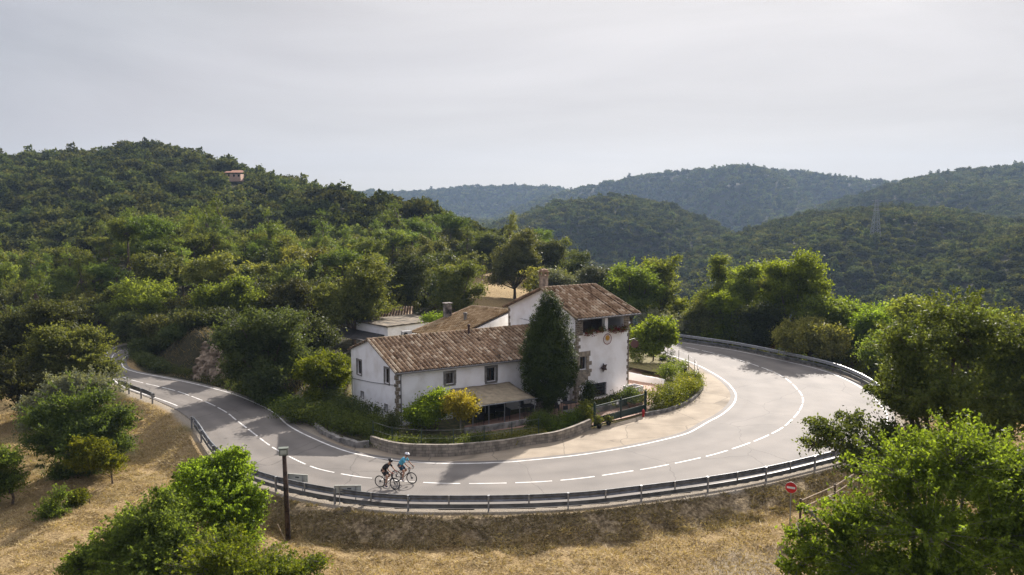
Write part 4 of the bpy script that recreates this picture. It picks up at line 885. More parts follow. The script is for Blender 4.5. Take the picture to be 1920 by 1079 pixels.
# ------------------------------------------------------------------ shrubs and named trees
def gz(x, y): return Hs(x, y)
def bush(name, px, py, d, lobes_px, ncl, per, spread, size, lm, label, seed, cat='shrub', trunk=.08, bark=None, shell=.45, base_h=.3, ground=None, group=None, nbr=4, asp=.55, lean=(0, 0), upb=.35):
    """px, py: where it stands in the picture at depth d; lobes in metres relative to that foot"""
    x = XD(px, d); z = ground if ground is not None else gz(x, d)
    ms = tree_meshes(name, lobes_px, ncl, per, spread, size, lm, seed, base_h, trunk, lean, shell, bark, nbr, asp=asp, upb=upb)
    return put_tree(name, (x, d, z), ms, label, cat, group)
def blob(rx, ry, rz, cz, n, seed, lob=.5): 
    r = np.random.default_rng(seed); return [(a*1.0, b*ry/rx, c, s1, s2, s3) for a, b, c, s1, s2, s3 in rand_lobes(n, rx, rz, cz, r, lob)]
def tree_px(name, pxc, top, half, foot_d, lm, label, seed, leaf=.11, ncl=700, per=26, zbot=None, lob=.5, n=11, trunk=.25, cat='tree', spread=.34, ground=None, bark=None, shell=.5, group=None, asp=.55, yr=1.0):
    """a tree whose crown top is at picture row 'top' and half width 'half' pixels, standing at depth foot_d"""
    x = XD(pxc, foot_d); g = gz(x, foot_d); zt = PD(pxc, top, foot_d)[2]; rx = half*foot_d/F
    h = max(1.3, zt-g); (zt-g < 1.3) and print('LOW TREE', pxc, top, zt, g); zb = max(.25*h, h-2.6*rx) if zbot is None else zbot; rz = max(.4, (h-zb)/2); cz = zb+rz
    lb = blob(rx, rx*yr, rz, cz, n, seed, lob)
    ms = tree_meshes(name, lb, ncl, per, spread, leaf, lm, seed, max(.4, zb+rz*.3), trunk, (0, 0), shell, bark, 4, asp=asp, spr=(int(30+rx*14), 1.3, 34) if leaf < .13 else None)
    return put_tree(name, (x, foot_d, g), ms, label, cat, group)
# behind and beside the house
tree_px('holm_oak', 497, 566, 92, 66, LM['oak'], 'large grey green holm oak on the bank left of the yellow green bush', 1, .10, 2200, 26, zbot=.0, n=14, ground=.6, spread=.3)
tree_px('holm_oak', 560, 590, 60, 72, LM['oak'], 'dark oak between the large holm oak and the round light oak', 2, .11, 800, 24, zbot=.6, ground=.6)
tree_px('round_oak', 662, 477, 76, 90, LM['oakl'], 'tall rounded light green oak behind the low annexe', 3, .12, 2200, 26, zbot=.4, n=14, ground=.6, spread=.32)
tree_px('holm_oak', 768, 475, 46, 104, LM['oak'], 'dark bushy oak touching the left side of the round oak beyond the chimneys', 4, .13, 800, 24, zbot=.8, ground=1.2)
tree_px('round_oak', 853, 477, 52, 101, LM['oakl'], 'round green oak standing left of the tan field', 5, .12, 950, 24, zbot=1.0, ground=1.2)
tree_px('holm_oak', 610, 520, 50, 98, LM['oak'], 'dark oak half hidden behind the round light oak on its left', 6, .13, 650, 24, zbot=.8, ground=1.2)
tree_px('holm_oak', 545, 520, 55, 92, LM['oak'], 'shaded oak rising behind the large holm oak', 7, .13, 750, 24, zbot=.8, ground=1.2)
tree_px('green_tree', 425, 520, 60, 90, LM['mid'], 'fresh green tree leaning over the cut bank by the far road', 8, .12, 1200, 24, zbot=.6, ground=3.2)
tree_px('green_tree', 280, 515, 70, 98, LM['mid'], 'broad green tree over the dark far end of the road', 9, .13, 1300, 24, zbot=.8, ground=1.5)
tree_px('holm_oak', 350, 545, 50, 94, LM['oak'], 'dark oak on top of the cut bank', 10, .13, 1000, 24, zbot=.2, ground=3.2)
tree_px('holm_oak', 215, 565, 50, 105, LM['oak'], 'dark oak closing the end of the far road', 19, .13, 700, 24, zbot=.5, ground=1)
tree_px('bank_shrub', 372, 632, 40, 84, LM['oak'], 'dark shrub hanging over the cut bank', 11, .10, 380, 22, zbot=.1, ground=2.4, cat='shrub')
tree_px('bank_shrub', 446, 640, 30, 78, LM['oak'], 'dark shrub above the boulder wall', 12, .10, 320, 22, zbot=.1, ground=2.2, cat='shrub')
for i_, (px, top, hf, d, k, l, g_) in enumerate([(250, 585, 40, 92, 'oak', 'dark oak at the left end of the cut bank', 1.6), (305, 590, 42, 88, 'oak', 'dark leaning oak above the middle of the cut bank', 3.2), (395, 590, 44, 84, 'oak', 'dark oak between the cut bank and the boulder wall', 3.2), (448, 610, 44, 76, 'oak', 'dark oak pressed against the left of the large holm oak', 1.8), (160, 590, 50, 110, 'oak', 'dark oak left of the end of the far road', 1.0), (330, 622, 26, 83, 'oak', 'small scrub oak half way up the cut bank', 2.2), (258, 640, 24, 85.5, 'oak', 'scrub oak on the tip of the cut bank beside the road bend', .6), (300, 636, 28, 86, 'oak', 'low scrub oak on the crest of the cut bank', 1.5), (345, 630, 26, 87, 'oak', 'scrub oak behind the crest of the cut bank', 2.0)]):
    tree_px('holm_oak' if hf > 30 else 'bank_shrub', px, top, hf, d, LM[k], l, 200+i_, .12, 1000 if hf > 30 else 350, 24, zbot=.2, ground=g_, cat='tree' if hf > 30 else 'shrub')
tree_px('yellow_green_bush', 602, 652, 48, 62.5, LM['yg'], 'yellow green bush with golden top at the left corner of the white house', 13, .085, 1500, 26, zbot=-.1, ground=.1, cat='shrub', spread=.26)
tree_px('yellow_green_bush', 640, 660, 16, 64.5, LM['yg'], 'narrow yellow green shoot touching the house gable', 14, .08, 160, 22, zbot=.3, ground=.1, cat='shrub', spread=.2, n=5)
for i, (px, top, hf, d, k, l) in enumerate([(965, 428, 50, 128, 'oak', 'tall dark oak left of the tower chimney'), (1022, 445, 40, 134, 'oak', 'dark oak directly behind the tower chimney'), (925, 440, 26, 150, 'oak', 'slim dark oak at the top of the tan field'),
     (1040, 487, 38, 104, 'grey', 'grey green olive behind the tower ridge'), (1107, 487, 40, 106, 'grey', 'second grey green olive right of the tower ridge'), (1080, 462, 36, 128, 'oak', 'dark oak behind the two olives')]):
    tree_px('olive_tree' if k == 'grey' else 'holm_oak', px, top, hf*1.1, d, LM[k], l, 30+i, .14, 1500, 24, zbot=.1, n=15, ground=.2 if px > 1030 else 1.2)
tree_px('poplar_tree', 1185, 470, 58, 103, LM['mid'], 'tall green tree behind the tower roof', 40, .12, 1500, 24, zbot=.8, n=14, ground=-.8)
tree_px('poplar_tree', 1242, 466, 44, 108, LM['mid'], 'tall lighter tree right behind the tower roof end', 41, .12, 1000, 24, zbot=.8, n=12, ground=-1.5)
tree_px('olive_tree', 1245, 580, 45, 99, LM['grey'], 'grey scrubby tree beyond the road behind the round garden tree', 42, .11, 500, 22, zbot=.2, ground=-1)
# tall trees along the outside of the bend
for i, (px, top, hf, d, k, l) in enumerate([
    (1342, 487, 44, 104, 'mid', 'tall tree with forked leaning trunk, first of the row beyond the bend'), (1395, 500, 40, 101, 'mid', 'tall loose tree, second of the row beyond the bend'),
    (1452, 497, 36, 97, 'mid', 'tall tree hung with dark ivy in the row beyond the bend'), (1492, 478, 50, 94, 'bright', 'tallest bright green tree of the row beyond the bend'),
    (1548, 560, 42, 88, 'mid', 'lower green tree at the foot of the tallest tree'), (1525, 610, 50, 84, 'oakl', 'brownish green low tree behind the far guardrail'), (1600, 555, 44, 92, 'bright', 'bright leafy tree right of the tallest tree'),
    (1660, 560, 50, 86, 'bright', 'bright leafy tree above the end of the far guardrail'), (1425, 575, 34, 92, 'oak', 'dark ivy covered tree behind the far guardrail'), (1320, 575, 34, 99, 'oakl', 'low dull tree at the start of the far guardrail'),
    (1740, 570, 56, 80, 'mid', 'green tree behind the dark foreground tree'), (1830, 590, 52, 82, 'mid', 'green tree at the right behind the dark foreground tree'), (1880, 580, 50, 92, 'yg', 'yellowing tree at the right edge of the picture'), (1690, 620, 55, 78, 'mid', 'low green tree beyond the side road'),
    (1945, 600, 60, 88, 'mid', 'green tree cut by the right edge of the picture'), (1370, 560, 40, 97, 'bright', 'light green lower tree between the first two trees of the row'), (1575, 575, 44, 96, 'mid', 'mid green tree behind the lower tree at the foot of the tallest one'), (1630, 585, 44, 100, 'yg', 'yellow green tree deep behind the end of the far guardrail'), (1290, 590, 34, 108, 'mid', 'low green tree left of the start of the far guardrail row'), (1780, 560, 40, 98, 'bright', 'light green tree top between the dark tree and the valley')]):
    tree_px('roadside_tree', px, top-12, hf*1.22, d, LM[k], l, 50+i, .12, 2000 if hf > 38 else 1500, 26, n=13, zbot=.6, ground=-2.6 if d < 90 else -2.2, bark=BARK, spread=.36, lob=.5)
# cypress beside the house
def cypress():
    x, d = 2.1, 60.4; r = np.random.default_rng(4); lb = []; OX = .72
    prof = [(1.0, .7), (1.7, 1.4), (2.5, 1.95), (3.4, 2.2), (4.4, 2.15), (5.3, 1.9), (6.2, 1.6), (7.1, 1.3), (7.9, 1.0), (8.6, .65)]
    for z, rad in prof:
        n = max(4, int(rad*9))
        for k in range(n):
            a = 2*math.pi*(k+r.random()*.6)/n; s = .30+.17*rad*r.random(); rad_ = rad*.95; q = rad_-s*.75; lb.append((OX+q*math.cos(a), q*math.sin(a), z+r.normal()*.3, s, s, s*1.15))
        lb.append((OX, 0, z, rad*.7, rad*.7, .9))
    V, Fq, C, li = lobed_leaves(lb, 5600, 22, .095, .06, r, .85, 1.2, .5, .8)
    crown = np_mesh('cypress crown', V, Fq, LM['cyp']); t = MB()
    for k in range(4): a = k*1.6; t.tube([(.14*math.cos(a), .14*math.sin(a), -.2), (.12*math.cos(a), .12*math.sin(a), .9), (.6+.3*math.cos(a), .3*math.sin(a), 2.6)], [.17, .13, .07], 7)
    t.tube([(0, 0, -.2), (.8, 0, 3), (OX, 0, 8.3)], [.2, .12, .02], 7); tm = t.mesh('cypress trunk', smooth_=True); tm.materials.append(PALEBARK)
    put_tree('cypress_tree', (x, d, .1), (crown, tm), 'tall dark cypress standing against the white house', 'tree')
cypress()
tree_px('round_garden_tree', 1228, 584, 42, 80, LM['bright'], 'round bright green garden tree right of the tower', 70, .12, 1200, 22, zbot=1.0, ground=.1, n=12, spread=.3, trunk=.09, lob=.5)
tree_px('lime_green_bush', 800, 732, 42, 55.6, LM['bright'], 'bright green bush against the white wing beside the yellow tree', 71, .075, 1100, 24, zbot=.0, ground=.3, cat='shrub', spread=.24, trunk=.06)
tree_px('yellow_tree', 862, 722, 34, 55.0, LM['yellow'], 'thin yellow leaved young tree in front of the awning', 72, .07, 420, 20, zbot=.7, ground=.4, spread=.22, trunk=.06, bark=PALEBARK, shell=.3, n=8)
# foreground
def fg(name, px, d, lobes, ncl, per, spread, size, lm, label, seed, cat='tree', trunk=.16, base_h=1.2, bark=None, shell=.4, lean=(0, 0), nbr=8, asp=.5, spr=(90, 1.45, 44)):
    x = XD(px, d); g = gz(x, d); lb = [(a-x, b-d, c-g, s*1.04, s*1.04, s*f*1.04) for a, b, c, s, f in lobes]
    ms = tree_meshes(name, lb, ncl, per, spread, size, lm, seed, base_h, trunk, lean, shell, bark, nbr, asp=asp, wig=.2, sub_=(12, .34), spr=spr); return put_tree(name, (x, d, g), ms, label, cat)
def LB(px, py, d, r, f=.8): x, y, z = PD(px, py, d); return (x, y, z, r, f)
def lpx(lst, d0): return [LB(px, py, d0+dd, rp*(d0+dd)/F, f) for px, py, dd, rp, f in lst]
fg('foreground_tree', 1775, 38.5, lpx([(1695, 745, 1, 52, .8), (1720, 660, 0, 70, .8), (1800, 620, 1, 75, .8), (1880, 660, 2, 80, .8), (1760, 750, -1, 85, .8), (1860, 770, 0, 90, .8), (1565, 808, 0, 42, .7), (1610, 850, -1, 55, .7), (1700, 840, -1, 70, .8), (1530, 830, .5, 22, .6), (1940, 720, 1, 90, .8), (1790, 860, 1, 80, .7), (1700, 690, 2, 40, .8), (1600, 790, 1, 26, .7)], 38.5), 3700, 24, .27, .085, LM['dark'], 'large dark green tree on the right hiding the end of the bend', 80, trunk=.3, base_h=4.2, shell=.3, spr=(420, 1.35, 46))
fg('foreground_tree', 1790, 27, lpx([(1700, 900, 0, 80, .8), (1790, 880, 0, 90, .8), (1890, 900, 1, 90, .8), (1640, 980, 0, 70, .8), (1740, 1000, -1, 110, .8), (1860, 1010, 0, 120, .8), (1570, 1000, 0, 45, .7), (1540, 1040, -.5, 50, .7), (1620, 1070, -1, 80, .8), (1820, 840, 1, 40, .8), (1730, 850, .5, 40, .8), (1500, 1000, 0, 20, .6), (1520, 960, .3, 16, .6), (1500, 1065, -.5, 30, .7), (1960, 980, 0, 110, .8), (1740, 1100, -1, 120, .8)], 27), 3700, 24, .24, .07, LM['bright'], 'bright yellow green tree filling the lower right corner', 81, trunk=.2, base_h=2.0, shell=.3, bark=PALEBARK, spr=(520, 1.5, 46))
fg('foreground_tree', 420, 37.5, lpx([(430, 885, 1, 42, .8), (380, 900, 0, 44, .8), (452, 930, 0, 40, .8), (415, 950, -1, 55, .8), (360, 960, 0, 48, .8), (462, 968, 0, 34, .8), (440, 860, 1, 20, .9), (340, 920, 1, 24, .8), (430, 1010, -1, 50, .8)], 37.5), 2400, 26, .20, .07, LM['bright'], 'bright green bushy tree left of the wooden pole', 82, trunk=.14, base_h=1.4, spr=(260, 1.25, 40))
fg('foreground_tree', 270, 33.5, lpx([(290, 985, 0, 55, .8), (240, 1010, 0, 48, .8), (200, 1040, -.5, 45, .7), (330, 1020, 0, 60, .8), (270, 1060, -1, 70, .8), (160, 1065, -1, 35, .7), (300, 940, .5, 22, .8), (350, 1080, -1, 60, .8), (240, 975, .3, 18, .8)], 33.5), 2000, 26, .20, .07, LM['mid'], 'dark leafed bush in the lower left beside the bright bushy tree', 83, trunk=.12, base_h=1.0, spr=(220, 1.4, 40))
fg('foreground_tree', 450, 32.5, lpx([(430, 1045, 0, 50, .8), (480, 1072, 0, 50, .8), (540, 1070, 0, 28, .7), (400, 1075, -.5, 60, .8), (580, 1058, .3, 20, .6), (440, 1010, .6, 22, .8), (510, 1095, -.5, 60, .7), (605, 1055, .3, 10, .6)], 32.5), 1300, 24, .18, .06, LM['yg'], 'thin leaved bush at the foot of the wooden pole', 84, trunk=.08, base_h=1.0, bark=PALEBARK, shell=.3, spr=(240, 1.6, 34))
# field trees on the left
fg('field_tree', 152, 50.5, lpx([(150, 770, 0, 62, .8), (95, 790, 0, 42, .8), (205, 790, 0, 42, .8), (150, 830, -1, 70, .8), (200, 840, 0, 40, .8), (90, 830, 0, 36, .8), (150, 870, 0, 50, .6), (235, 790, 0, 16, .8)], 50.5), 2600, 26, .24, .085, LM['dark'], 'dense dark green bush standing in the dry field', 85, trunk=.16, base_h=.8)
fg('olive_tree', 130, 55.5, lpx([(130, 745, 0, 50, .8), (90, 770, 0, 40, .8), (175, 735, 0, 44, .8), (70, 800, 0, 30, .8), (140, 720, 0, 22, .8)], 55.5), 1500, 26, .24, .085, LM['grey'], 'silvery grey olive behind the dense field bush', 86, trunk=.14, base_h=1.5)
fg('field_shrub', 190, 47.5, lpx([(180, 850, 0, 26, .8), (160, 835, 0, 20, .8), (200, 870, 0, 24, .7), (150, 870, 0, 20, .8)], 47.5), 320, 20, .22, .07, LM['yg'], 'light straggly shrub in front of the dense field bush', 87, cat='shrub', trunk=.05, base_h=.5)
fg('field_shrub', 95, 43, lpx([(95, 965, 0, 26, .9), (110, 930, 0, 16, .9), (80, 1000, 0, 22, .7), (105, 990, 0, 26, .7)], 43), 420, 20, .18, .055, LM['mid'], 'small upright shrub alone in the dry field', 88, cat='shrub', trunk=.04, base_h=.4)
fg('field_shrub', 145, 44.5, lpx([(148, 935, 0, 15, .8), (140, 950, 0, 14, .8)], 44.5), 110, 16, .18, .05, LM['yg'], 'tiny pale shrub beside the small upright shrub', 89, cat='shrub', trunk=.03, base_h=.3)
fg('field_shrub', -5, 45.5, lpx([(-10, 870, 0, 36, .8), (10, 900, 0, 28, .8), (25, 865, 0, 14, .8), (-30, 910, 0, 40, .8)], 45.5), 520, 22, .22, .075, LM['mid'], 'dark shrub cut by the left edge of the picture', 90, cat='shrub', trunk=.08, base_h=.8)
fg('field_tree', 150, 66, lpx([(150, 670, 0, 50, .8), (100, 650, 0, 45, .8), (190, 690, 0, 30, .8), (120, 700, 0, 50, .8), (60, 690, 0, 45, .8), (170, 640, 1, 28, .8)], 66), 2200, 26, .28, .10, LM['oakl'], 'rounded olive green tree left of the far road', 91, trunk=.2, base_h=1.5)
fg('field_tree', 40, 70, lpx([(40, 620, 0, 60, .8), (100, 600, 0, 46, .8), (-20, 650, 0, 60, .8), (30, 680, 0, 60, .8), (-10, 730, 0, 45, .8)], 70), 2200, 26, .28, .11, LM['oak'], 'large dark tree at the left edge above the field', 92, trunk=.22, base_h=1.5)
fg('field_tree', 30, 62, lpx([(30, 730, 0, 50, .8), (-10, 700, 0, 45, .8), (60, 760, 0, 30, .7)], 62), 700, 24, .3, .10, LM['oak'], 'dark scrub oak at the left edge behind the olive', 93, trunk=.15, base_h=1)

# ------------------------------------------------------------------ garden
GARDEN = mat('garden soil and grass', (.13, .11, .05), .95, scale=2.5, col2=(.045, .055, .02), bump=.6, bscale=10, detail=8)
gpts = W([(1108,800),(1075,815),(1040,824),(994,830),(935,840),(848,850),(775,851),(731,845),(694,833),(640,815),(600,793),(590,760)])+[(-13.5, 60), (-16, 70), (-18, 84), (-10, 90), (0, 84), (9, 76)]+W([(1240,672),(1262,682),(1290,694),(1306,708),(1311,724),(1306,735),(1288,750),(1262,765),(1215,775),(1206,768)])
flat_poly('garden_ground', gpts, .03, GARDEN, 'dark garden soil with sparse grass around the farmhouse')
PAVE, nt_, b_ = new_mat('terracotta paving'); 
_br = nt_.nodes.new('ShaderNodeTexBrick'); _br.inputs['Scale'].default_value = 2.2; _br.inputs['Color1'].default_value = (.38, .22, .15, 1); _br.inputs['Color2'].default_value = (.30, .18, .125, 1); _br.inputs['Mortar'].default_value = (.24, .20, .17, 1); _br.inputs['Mortar Size'].default_value = .012
_tc = nt_.nodes.new('ShaderNodeTexCoord'); nt_.links.new(_tc.outputs['Object'], _br.inputs['Vector']); nt_.links.new(_br.outputs[0], b_.inputs['Base Color']); b_.inputs['Roughness'].default_value = .85
flat_poly('terrace_paving', W([(1112,799),(1212,775),(1262,700),(1190,690),(1100,745),(1000,770),(870,800),(880,815),(1000,800),(1060,795)]), .045, PAVE, 'terracotta terrace paving behind the gate and under the awning')
flat_poly('lawn', W([(1180,698),(1246,712),(1262,700),(1250,676),(1190,668),(1172,680)]), .5, mat('dry lawn', (.22, .19, .07), .95, scale=3, col2=(.12, .10, .045), bump=.5), 'dry raised lawn beside the tower')
# block wall along the road
BLK, nt_, b_ = new_mat('concrete blocks'); _br = nt_.nodes.new('ShaderNodeTexBrick'); _br.inputs['Scale'].default_value = 1; _br.inputs['Brick Width'].default_value = .42; _br.inputs['Row Height'].default_value = .2; _br.inputs['Mortar Size'].default_value = .011
_br.inputs['Color1'].default_value = (.30, .26, .205, 1); _br.inputs['Color2'].default_value = (.20, .175, .14, 1); _br.inputs['Mortar'].default_value = (.10, .088, .07, 1)
_uv = nt_.nodes.new('ShaderNodeUVMap'); _nz = nt_.nodes.new('ShaderNodeTexNoise'); _nz.inputs['Scale'].default_value = 2.2; _nz.inputs['Detail'].default_value = 7; _tc = nt_.nodes.new('ShaderNodeTexCoord'); nt_.links.new(_tc.outputs['Object'], _nz.inputs[0])
_mx = nt_.nodes.new('ShaderNodeMix'); _mx.data_type = 'RGBA'; _mx.blend_type = 'MULTIPLY'; _mx.inputs[0].default_value = 1; _mr = nt_.nodes.new('ShaderNodeMapRange'); _mr.inputs[1].default_value = .3; _mr.inputs[2].default_value = .7; _mr.inputs[3].default_value = .5; _mr.inputs[4].default_value = 1.35
nt_.links.new(_uv.outputs[0], _br.inputs['Vector']); nt_.links.new(_nz.outputs[0], _mr.inputs[0]); nt_.links.new(_br.outputs[0], _mx.inputs[6]); nt_.links.new(_mr.outputs[0], _mx.inputs[7]); nt_.links.new(_mx.outputs[2], b_.inputs['Base Color']); b_.inputs['Roughness'].default_value = .95
def wall_strip(name, pts, th, hts, m, label, cat='wall', z0=-.05, bump_=0):
    pts = catmull(pts, .35); n = len(pts); nn_ = normals(pts); hc_ = np.array([0, 63.0]); sg = np.sign(((hc_-pts)*nn_).sum(1))[:, None]; inn = pts+nn_*sg*th; d = np.r_[0, np.cumsum(np.linalg.norm(np.diff(pts, axis=0), axis=1))]
    hh = np.interp(np.linspace(0, 1, n), np.linspace(0, 1, len(hts)), hts); r = np.random.default_rng(n); hh = hh+r.normal(size=n)*bump_
    V = []; uv = []
    for i in range(n):
        V += [(pts[i][0], pts[i][1], z0), (pts[i][0], pts[i][1], hh[i]), (inn[i][0], inn[i][1], hh[i]), (inn[i][0], inn[i][1], z0)]; uv += [(d[i], z0), (d[i], hh[i]), (d[i], hh[i]+th*.5), (d[i], hh[i]+1.5)]
    Fq = [(4*i+k, 4*(i+1)+k, 4*(i+1)+k+1, 4*i+k+1) for i in range(n-1) for k in range(3)]
    e = [(0, 1, 2, 3), (4*n-4, 4*n-1, 4*n-2, 4*n-3)]
    me = bpy.data.meshes.new(name); o0 = pts[0]; me.from_pydata([(a-o0[0], b-o0[1], c) for a, b, c in V], [], Fq+e); me.materials.append(m); ul = me.uv_layers.new(name='UVMap')
    for l in me.loops: ul.data[l.index].uv = uv[l.vertex_index]
    bm_ = bmesh.new(); bm_.from_mesh(me); bmesh.ops.recalc_face_normals(bm_, faces=bm_.faces); bm_.to_mesh(me); bm_.free()
    o = link(name, me); o.location = (o0[0], o0[1], 0); WL[o.name] = Vector((o0[0], o0[1], 0)); return tag(o, label, cat)
wall_strip('block_wall', W([(694,838),(731,850),(775,856),(848,856),(935,846),(994,835),(1040,829),(1075,819),(1109,805)]), .22, [.72, .75, .78, .75, .68, .62, .66, .7, .72], BLK, 'curved low concrete block wall holding the garden along the road')
wall_strip('low_kerb_wall', W([(588,800),(604,815),(640,832),(668,840),(692,840)]), .3, [.25, .35, .3, .35, .4], CEMENT, 'rough low cement kerb left of the block wall', bump_=.03)
wall_strip('bed_kerb', W([(1212,781),(1240,776),(1262,770),(1284,761),(1302,750),(1315,737),(1320,725),(1314,708),(1304,697)]), .18, [.28, .26, .22, .2, .2], CEMENT, 'curved concrete kerb round the hedge bed right of the gate', bump_=.01)
wall_strip('white_garden_wall', [P(1180, 712, 0), P(1215, 718, 0), P(1247, 722, 0)], .25, [.75, .62, .5], PLASTER, 'low peeling white wall below the raised lawn', bump_=.03)
wall_strip('terrace_wall', [P(872, 815, 0), P(920, 809, 0), P(960, 803, 0), P(1002, 795, 0)], .2, [.45, .45, .45], CEMENT, 'low cement wall along the front of the covered terrace')
wall_strip('planter_wall', [P(1086, 775, 0), P(1110, 777, 0), P(1150, 768, 0), P(1178, 760, 0)], .2, [.45, .45, .42], CEMENT, 'low cement planter edge below the barred window')
# boulder retaining wall on the left
bw = empty('boulder_wall', (*P(395, 715), 0), 'pale boulder retaining wall on the bank under the large holm oak', 'wall'); mb = MB(); r = np.random.default_rng(3)
b0_, b1_ = np.array(P(362, 713)), np.array(P(428, 722))
for j in range(9):
    n = 10-j//2
    for i in range(n):
        t = (i+.5*(j % 2)+r.normal()*.12)/n; q = b0_+(b1_-b0_)*(t*(.95-.03*j)+.06*j*.6); s = .28+.16*r.random(); z = .12+j*.36; off = np.array([-.25, .97])*(j*.2)+np.array([-.3, .95])*1.0
        bm_ = bmesh.new(); bmesh.ops.create_icosphere(bm_, subdivisions=1, radius=s)
        vs = [tuple(Vector(v.co)*(1+r.normal()*.26)+Vector((q[0]+off[0], q[1]+off[1], z))) for v in bm_.verts]; fs = [tuple(v.index for v in f.verts) for f in bm_.faces]; mb.add(vs, fs); bm_.free()
mb.build('boulders', mat('pale boulders', (.34, .27, .20), .95, var=.25, scale=1.1, col2=(.12, .09, .06), thr=(.42, .6), bump=.6, bscale=8), bw)
# gate
GA, GB = np.array(P(1115, 800)), np.array(P(1210, 774)); gd = (GB-GA)/np.linalg.norm(GB-GA); GLn = np.linalg.norm(GB-GA)
gate = empty('metal_gate', (*GA, 0), 'green metal driveway gate with vertical bars and solid lower panel', 'gate')
def GP(s, z, o=0): return (GA[0]+gd[0]*s-gd[1]*o, GA[1]+gd[1]*s+gd[0]*o, z)
for s in (0, GLn*.5, GLn):
    m_ = MB(); m_.box(GP(s, .85), (.14, .14, 1.7) if s != GLn*.5 else (.1, .1, 1.5), math.atan2(gd[1], gd[0])); m_.lathe(GP(s, 1.7 if s != GLn*.5 else 1.6), [(.05, 0), (.06, .04), (.03, .1)], 8); m_.build('post', DMETAL, gate)
m_ = MB()
for z, h in ((1.48, .06), (.62, .05)): m_.box(GP(GLn/2, z), (GLn-.15, .05, h), math.atan2(gd[1], gd[0]))
m_.build('rail', DMETAL, gate); m_ = MB(); m_.box(GP(GLn/2, .36, .01), (GLn-.16, .03, .46), math.atan2(gd[1], gd[0])); m_.build('lower_panel', DMETAL, gate)
m_ = MB()
for k in range(int(GLn/.13)):
    s = .14+k*.13
    if s < GLn-.1: m_.box(GP(s, 1.05), (.034, .034, .82))
m_.build('bars', DMETAL, gate); m_ = MB(); m_.box(GP(GLn*.42, 1.33, -.04), (.22, .01, .2), math.atan2(gd[1], gd[0])); m_.build('notice', mat('white enamel', (.7, .7, .68), .5), gate)
fe = empty('red_hydrant', (*P(1207, 781), 0), 'small red hydrant at the right foot of the gate', 'hydrant'); x, y = P(1206, 782); m_ = MB(); m_.lathe((x, y, 0), [(.09, 0), (.09, .35), (.13, .36), (.13, .42), (.07, .55), (.02, .6)], 12); m_.build('body', mat('red paint', (.42, .02, .02), .5), fe)
# hedges and garden plants
def hedge(name, pts, w, h, lm, label, seed, ncl, per=22, size=.06, spread=.2, z=0.05, cat='hedge', n=None):
    r = np.random.default_rng(seed); p = resample(np.array(catmull(pts, .3)), n or max(4, int(plen(np.array(pts))/.6))); lb = []
    for q in p: 
        for k in range(2): lb.append((q[0]-p[0][0]+r.normal()*w*.15, q[1]-p[0][1]+r.normal()*w*.2, h*(.35+.3*k)+r.normal()*.05, w*.5*(.8+.4*r.random()), w*.5*(.8+.4*r.random()), h*.35*(.8+.4*r.random())))
    V, Fq, C, li = lobed_leaves(lb, ncl, per, spread, size, r, .4); me = np_mesh(name, V, Fq, lm); o = link(name, me); o.location = (p[0][0], p[0][1], z); return tag(o, label, cat)
hedge('flowering_hedge', W([(1222,768),(1245,765),(1268,755),(1290,742),(1300,728)]), 1.7, 1.5, LM['yg'], 'yellow green flowering hedge in the kerbed bed', 1, 800)
hedge('garden_shrub', W([(1250,718),(1262,712)]), 1.3, 1.6, LM['mid'], 'dark green shrub between the white wall and the hedge', 2, 230, n=3, cat='shrub')
hedge('garden_shrub', W([(1284,722),(1300,724)]), 1.1, 1.0, LM['mid'], 'low dark shrub by the green fence corner', 3, 200, n=3, cat='shrub')
hedge('box_hedge', W([(1108,768),(1130,765),(1150,760),(1172,755)]), 1.0, .7, LM['oakl'], 'grey green hedge below the barred window', 4, 420)
hedge('garden_shrub', W([(1180,760),(1188,757)]), 1.2, 1.3, LM['dark'], 'round dark shrub at the right corner of the tower', 5, 260, n=3, cat='shrub')
hedge('conifer_shrub', W([(1100,765),(1101,764)]), .7, 1.9, LM['cyp'], 'small pointed conifer beside the barred window', 6, 200, n=3, cat='shrub')
hedge('leafy_plants', W([(1025,808),(1050,802),(1075,797),(1092,790)]), 1.2, .8, LM['bright'], 'fresh green low plants behind the block wall near the gate', 7, 420, cat='plants')
hedge('climbing_plant', W([(1096,792),(1104,796)]), .5, 1.5, LM['mid'], 'climbing plant on the end of the block wall', 8, 130, n=3, cat='plant')
hedge('garden_shrub', W([(1008,808),(1030,804)]), 1.3, 1.1, LM['dark'], 'dark shrub at the foot of the cypress', 9, 320, n=3, cat='shrub')
hedge('wild_border', W([(920,838),(950,833),(980,826),(1005,820)]), 1.2, .6, LM['oakl'], 'straggly border plants behind the middle of the block wall', 10, 380, cat='plants')
hedge('dark_border', W([(700,826),(740,838),(800,842),(860,840),(905,835)]), 1.3, .6, LM['dark'], 'dark undergrowth behind the left half of the block wall', 11, 900, cat='plants')
hedge('gable_undergrowth', W([(560,790),(600,792),(640,805),(675,812),(700,818)]), 2.2, 1.3, LM['dark'], 'dark undergrowth at the foot of the white gable', 12, 1100, size=.07, cat='plants')
hedge('gable_undergrowth', W([(620,765),(650,785),(700,806)]), 1.4, 1.7, LM['oak'], 'taller grey undergrowth climbing the gable wall', 13, 650, size=.07, cat='plants')
hedge('verge_undergrowth', W([(470,735),(510,752),(540,770),(570,785)]), 2.4, 1.0, LM['dark'], 'dark undergrowth on the verge below the large holm oak', 14, 800, size=.07, cat='plants')
hedge('verge_undergrowth', W([(330,698),(370,706),(420,718),(470,733)]), 1.4, .5, LM['oak'], 'thin dark weeds along the verge below the boulder wall', 15, 420, size=.07, cat='plants')
